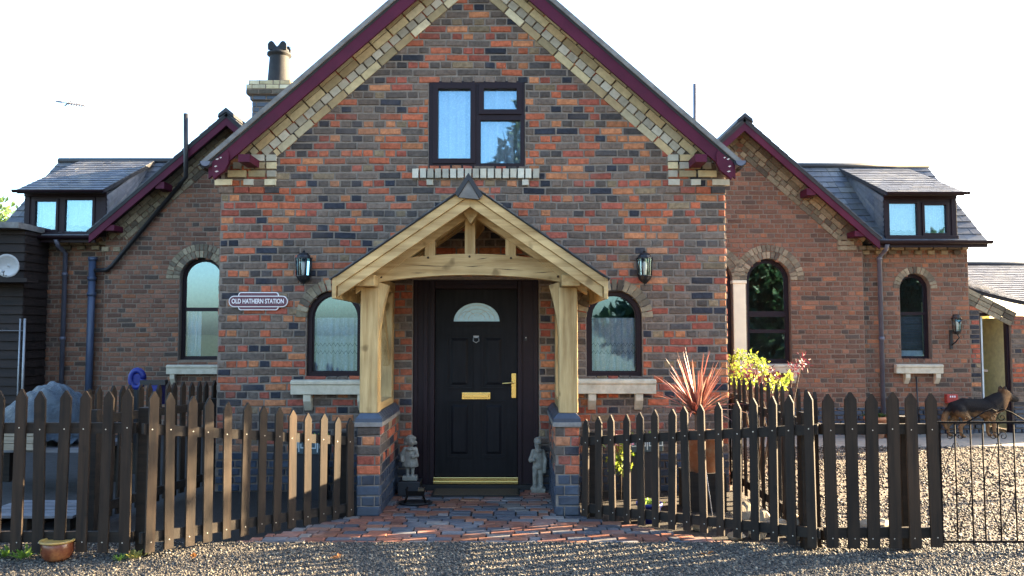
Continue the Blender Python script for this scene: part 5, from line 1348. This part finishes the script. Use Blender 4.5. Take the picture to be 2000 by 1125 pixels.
def rock(label, c, r, seed):
    rs = random.Random(seed); m = MB(); m.ball(c, r, 0, 9, 6)
    m.v = [tuple(Vector(c)+(Vector(v)-Vector(c))*rs.uniform(.8,1.15)) for v in m.v]
    bm_ = m; o = bm_.build('rock', m_rock); tag(o, label, 'rock', 'rockery stones behind the right fence')
    o.modifiers.new('w','WELD').merge_threshold = .002
    for p in o.data.polygons: p.use_smooth = False
for i, (px, py, Y, r, lb) in enumerate(((1452,955,6.75,(.09,.08,.13),'tall brown rock standing in the right rockery'),(1485,975,6.7,(.09,.08,.10),'sunlit pale rock beside the tall brown rock'),(1478,1008,6.45,(.08,.06,.06),'mossy low rock in front of the pale rock'),(1520,985,6.6,(.11,.08,.07),'flat rock in the right rockery, between two rounder ones'),(1552,1000,6.45,(.075,.06,.11),'upright pale rock nearest the fence corner'),(1438,1015,6.4,(.07,.05,.04),'small pale rock left of the mossy rock'),(1710,1005,6.6,(.17,.1,.075),'broad brown rock behind the fence end'),(1372,1000,6.7,(.09,.06,.07),'pale rock at the foot of a leaning cane'))):
    c = P(px,py,Y); rock(lb, (c.x,Y,r[2]*.7), r, i)
m = MB(); a = P(1373,880,7.0); m.tube([(a.x+.06,6.9,.0),(a.x,7.05,.72)], .004, 6); tag(m.build('garden_cane', m_flake), 'thin pale garden cane leaning in the bed behind the right fence', 'cane')

# things in the left yard
tp = thing('covered_heap', 'heap under a crumpled blue grey tarpaulin behind the left fence', 'heap', (P(90,850,8.6).x,8.6,.45))
m = MB(); c = P(92,800,8.6); nx, ny = 90, 50; vs = []
rr_ = random.Random(5); ph_ = [(rr_.uniform(3,11),rr_.uniform(3,11),rr_.uniform(0,6)) for _ in range(9)]
for j in range(ny+1):
    for i in range(nx+1):
        u, v = i/nx*2-1, j/ny*2-1; q = max(0, 1-(abs(u)**2.6+abs(v)**2.6))**.5
        z = .02+.50*q+.07*sin(3.1*u+1.2*v+1)*q+.03*sum(abs(sin(a*u*1.3+b*v*1.3+p)) for a,b,p in ph_)/2-.05
        vs.append((c.x+u*.52, 8.6+v*.36, .47+max(.0,z)))
m.add(vs, [(j*(nx+1)+i,j*(nx+1)+i+1,(j+1)*(nx+1)+i+1,(j+1)*(nx+1)+i) for j in range(ny) for i in range(nx)], 0, True); m.build('tarpaulin', m_tarp, tp)
tb_ = thing('garden_table', 'rough plank table carrying the tarpaulin heap behind the left fence', 'table', (c.x,8.6,0))
m = MB()
for i in range(5): m.box(c.x-.7, c.x+.7, 8.2+i*.16, 8.2+i*.16+.15, .42, .462)
m.build('tabletop', m_plank, tb_)
for sx_ in (-.6,.6):
    for sy_ in (8.26,8.92): m = MB(); m.box(c.x+sx_-.04, c.x+sx_+.04, sy_-.04, sy_+.04, 0, .42); m.build('leg', m_rail, tb_)
bx = thing('wooden_crate', 'pale wooden box in front of the tarpaulin heap, at the far left', 'crate', (P(40,840,8.1).x,8.1,.462)); a = P(40,840,8.1); m = MB()
for i in range(3): m.box(a.x-.16, a.x+.16, 8.05+.0, 8.07, .465+i*.07, .465+i*.07+.062)
m.box(a.x-.155, a.x+.155, 8.072, 8.3, .465, .66); m.build('box', wood('pale_crate', (.20,.16,.11), (.32,.27,.20), 'X'), bx)
pal = thing('pallet', 'grey plank pallet lying on the gravel behind the left fence', 'pallet', (P(90,990,7.0).x,7.0,0)); a = P(85,990,7.0); m = MB()
for i in range(5): m.box(a.x-.42, a.x+.42, 6.7+i*.13, 6.81+i*.13, .10, .12)
m.build('deck', m_plank, pal); m = MB()
for s_ in (-.36,0,.36): m.box(a.x+s_-.04, a.x+s_+.04, 6.7, 7.33, 0, .098)
m.build('bearer', m_rail, pal)
hr = thing('hose_reel', 'bright blue plastic reel with a dark bar showing above the left fence', 'hose reel', (P(285,745,9.4).x,9.4,0)); m = MB(); a, b = P(268,740,9.4), P(312,752,9.4)
for q in (a,): m.tube([q+Vector((.075*cos(t*pi/8),0,.10*sin(t*pi/8))) for t in range(17)], .036, 8); m.tube([q+Vector((0,-.012,0)), q+Vector((0,.012,0))], .06, 12)
m.box(b.x-.1, b.x+.03, 9.3, 9.5, .8, b.z); m.build('drum', m_bluep, hr)
m = MB(); m.box(a.x+.05, b.x+.08, 9.36, 9.44, b.z+.003, b.z+.06); m.box(a.x-.03, a.x+.03, 9.38, 9.42, 0, a.z-.1); m.box(b.x-.03, b.x+.0, 9.38, 9.42, 0, .8); m.build('stand', m_black, hr)

# ================================================================== TREES
def tree(label, base, h, r, n, L, mat, seed, squash=1.0, group=None, tr=.03, lo=.38):
    random.seed(seed); t = thing('tree', label, 'tree', base, group); m = MB(); tk = MB(); b = Vector(base)
    tk.tube([b, b+Vector((.05*h*.2,0,h*.35)), b+Vector((0,.1,h*.8))], [h*tr,h*tr*.7,h*tr*.25], 9)
    cl = []
    for i in range(16):
        a = random.uniform(0,2*pi); q = random.uniform(.1,.8)*r; z = h*random.uniform(lo,.93); k = 1-abs(z/h-.6)*1.3
        c = b+Vector((cos(a)*q*k, sin(a)*q*k, z)); cl.append((c, r*random.uniform(.28,.5)))
        tk.tube([b+Vector((0,0,z*.6)), c], [h*tr*.27,h*tr*.1], 5)
    crown(m, cl, n, L); m.build('crown', mat, t); tk.build('trunk', m_bark, t)
fx = P(-12,400,30); tree('distant green tree at the far left edge behind the shed', (fx.x-1.3,30,0), 6.6, 2.6, 230, .30, m_leafg, 11)
tree('tall dark tree across the yard, mirrored in the right wing windows', (11.5,-9,0), 4.8, 3.6, 260, .5, m_leafdark, 12)
tree('broad dark tree across the yard, mirrored in the narrow wing window', (18.6,-8.5,0), 4.8, 3.6, 240, .5, m_leafdark, 13)
tree('slender tree across the yard, mirrored in the upper window', (.75,-15,0), 12.2, 1.7, 300, .45, m_leafdark, 14)
tree('small bushy tree across the yard, mirrored in the lower right window', (4.4,-10,0), 2.7, 1.5, 300, .4, m_leafdark, 15)
tree('unseen slim tree beyond the gate, added to shade the left fence', (10.6,9.95,0), 5.9, 1.15, 210, .16, m_leafg, 16, tr=.007, lo=.78)  # added out of view; crown shaped to half-shade the left pickets
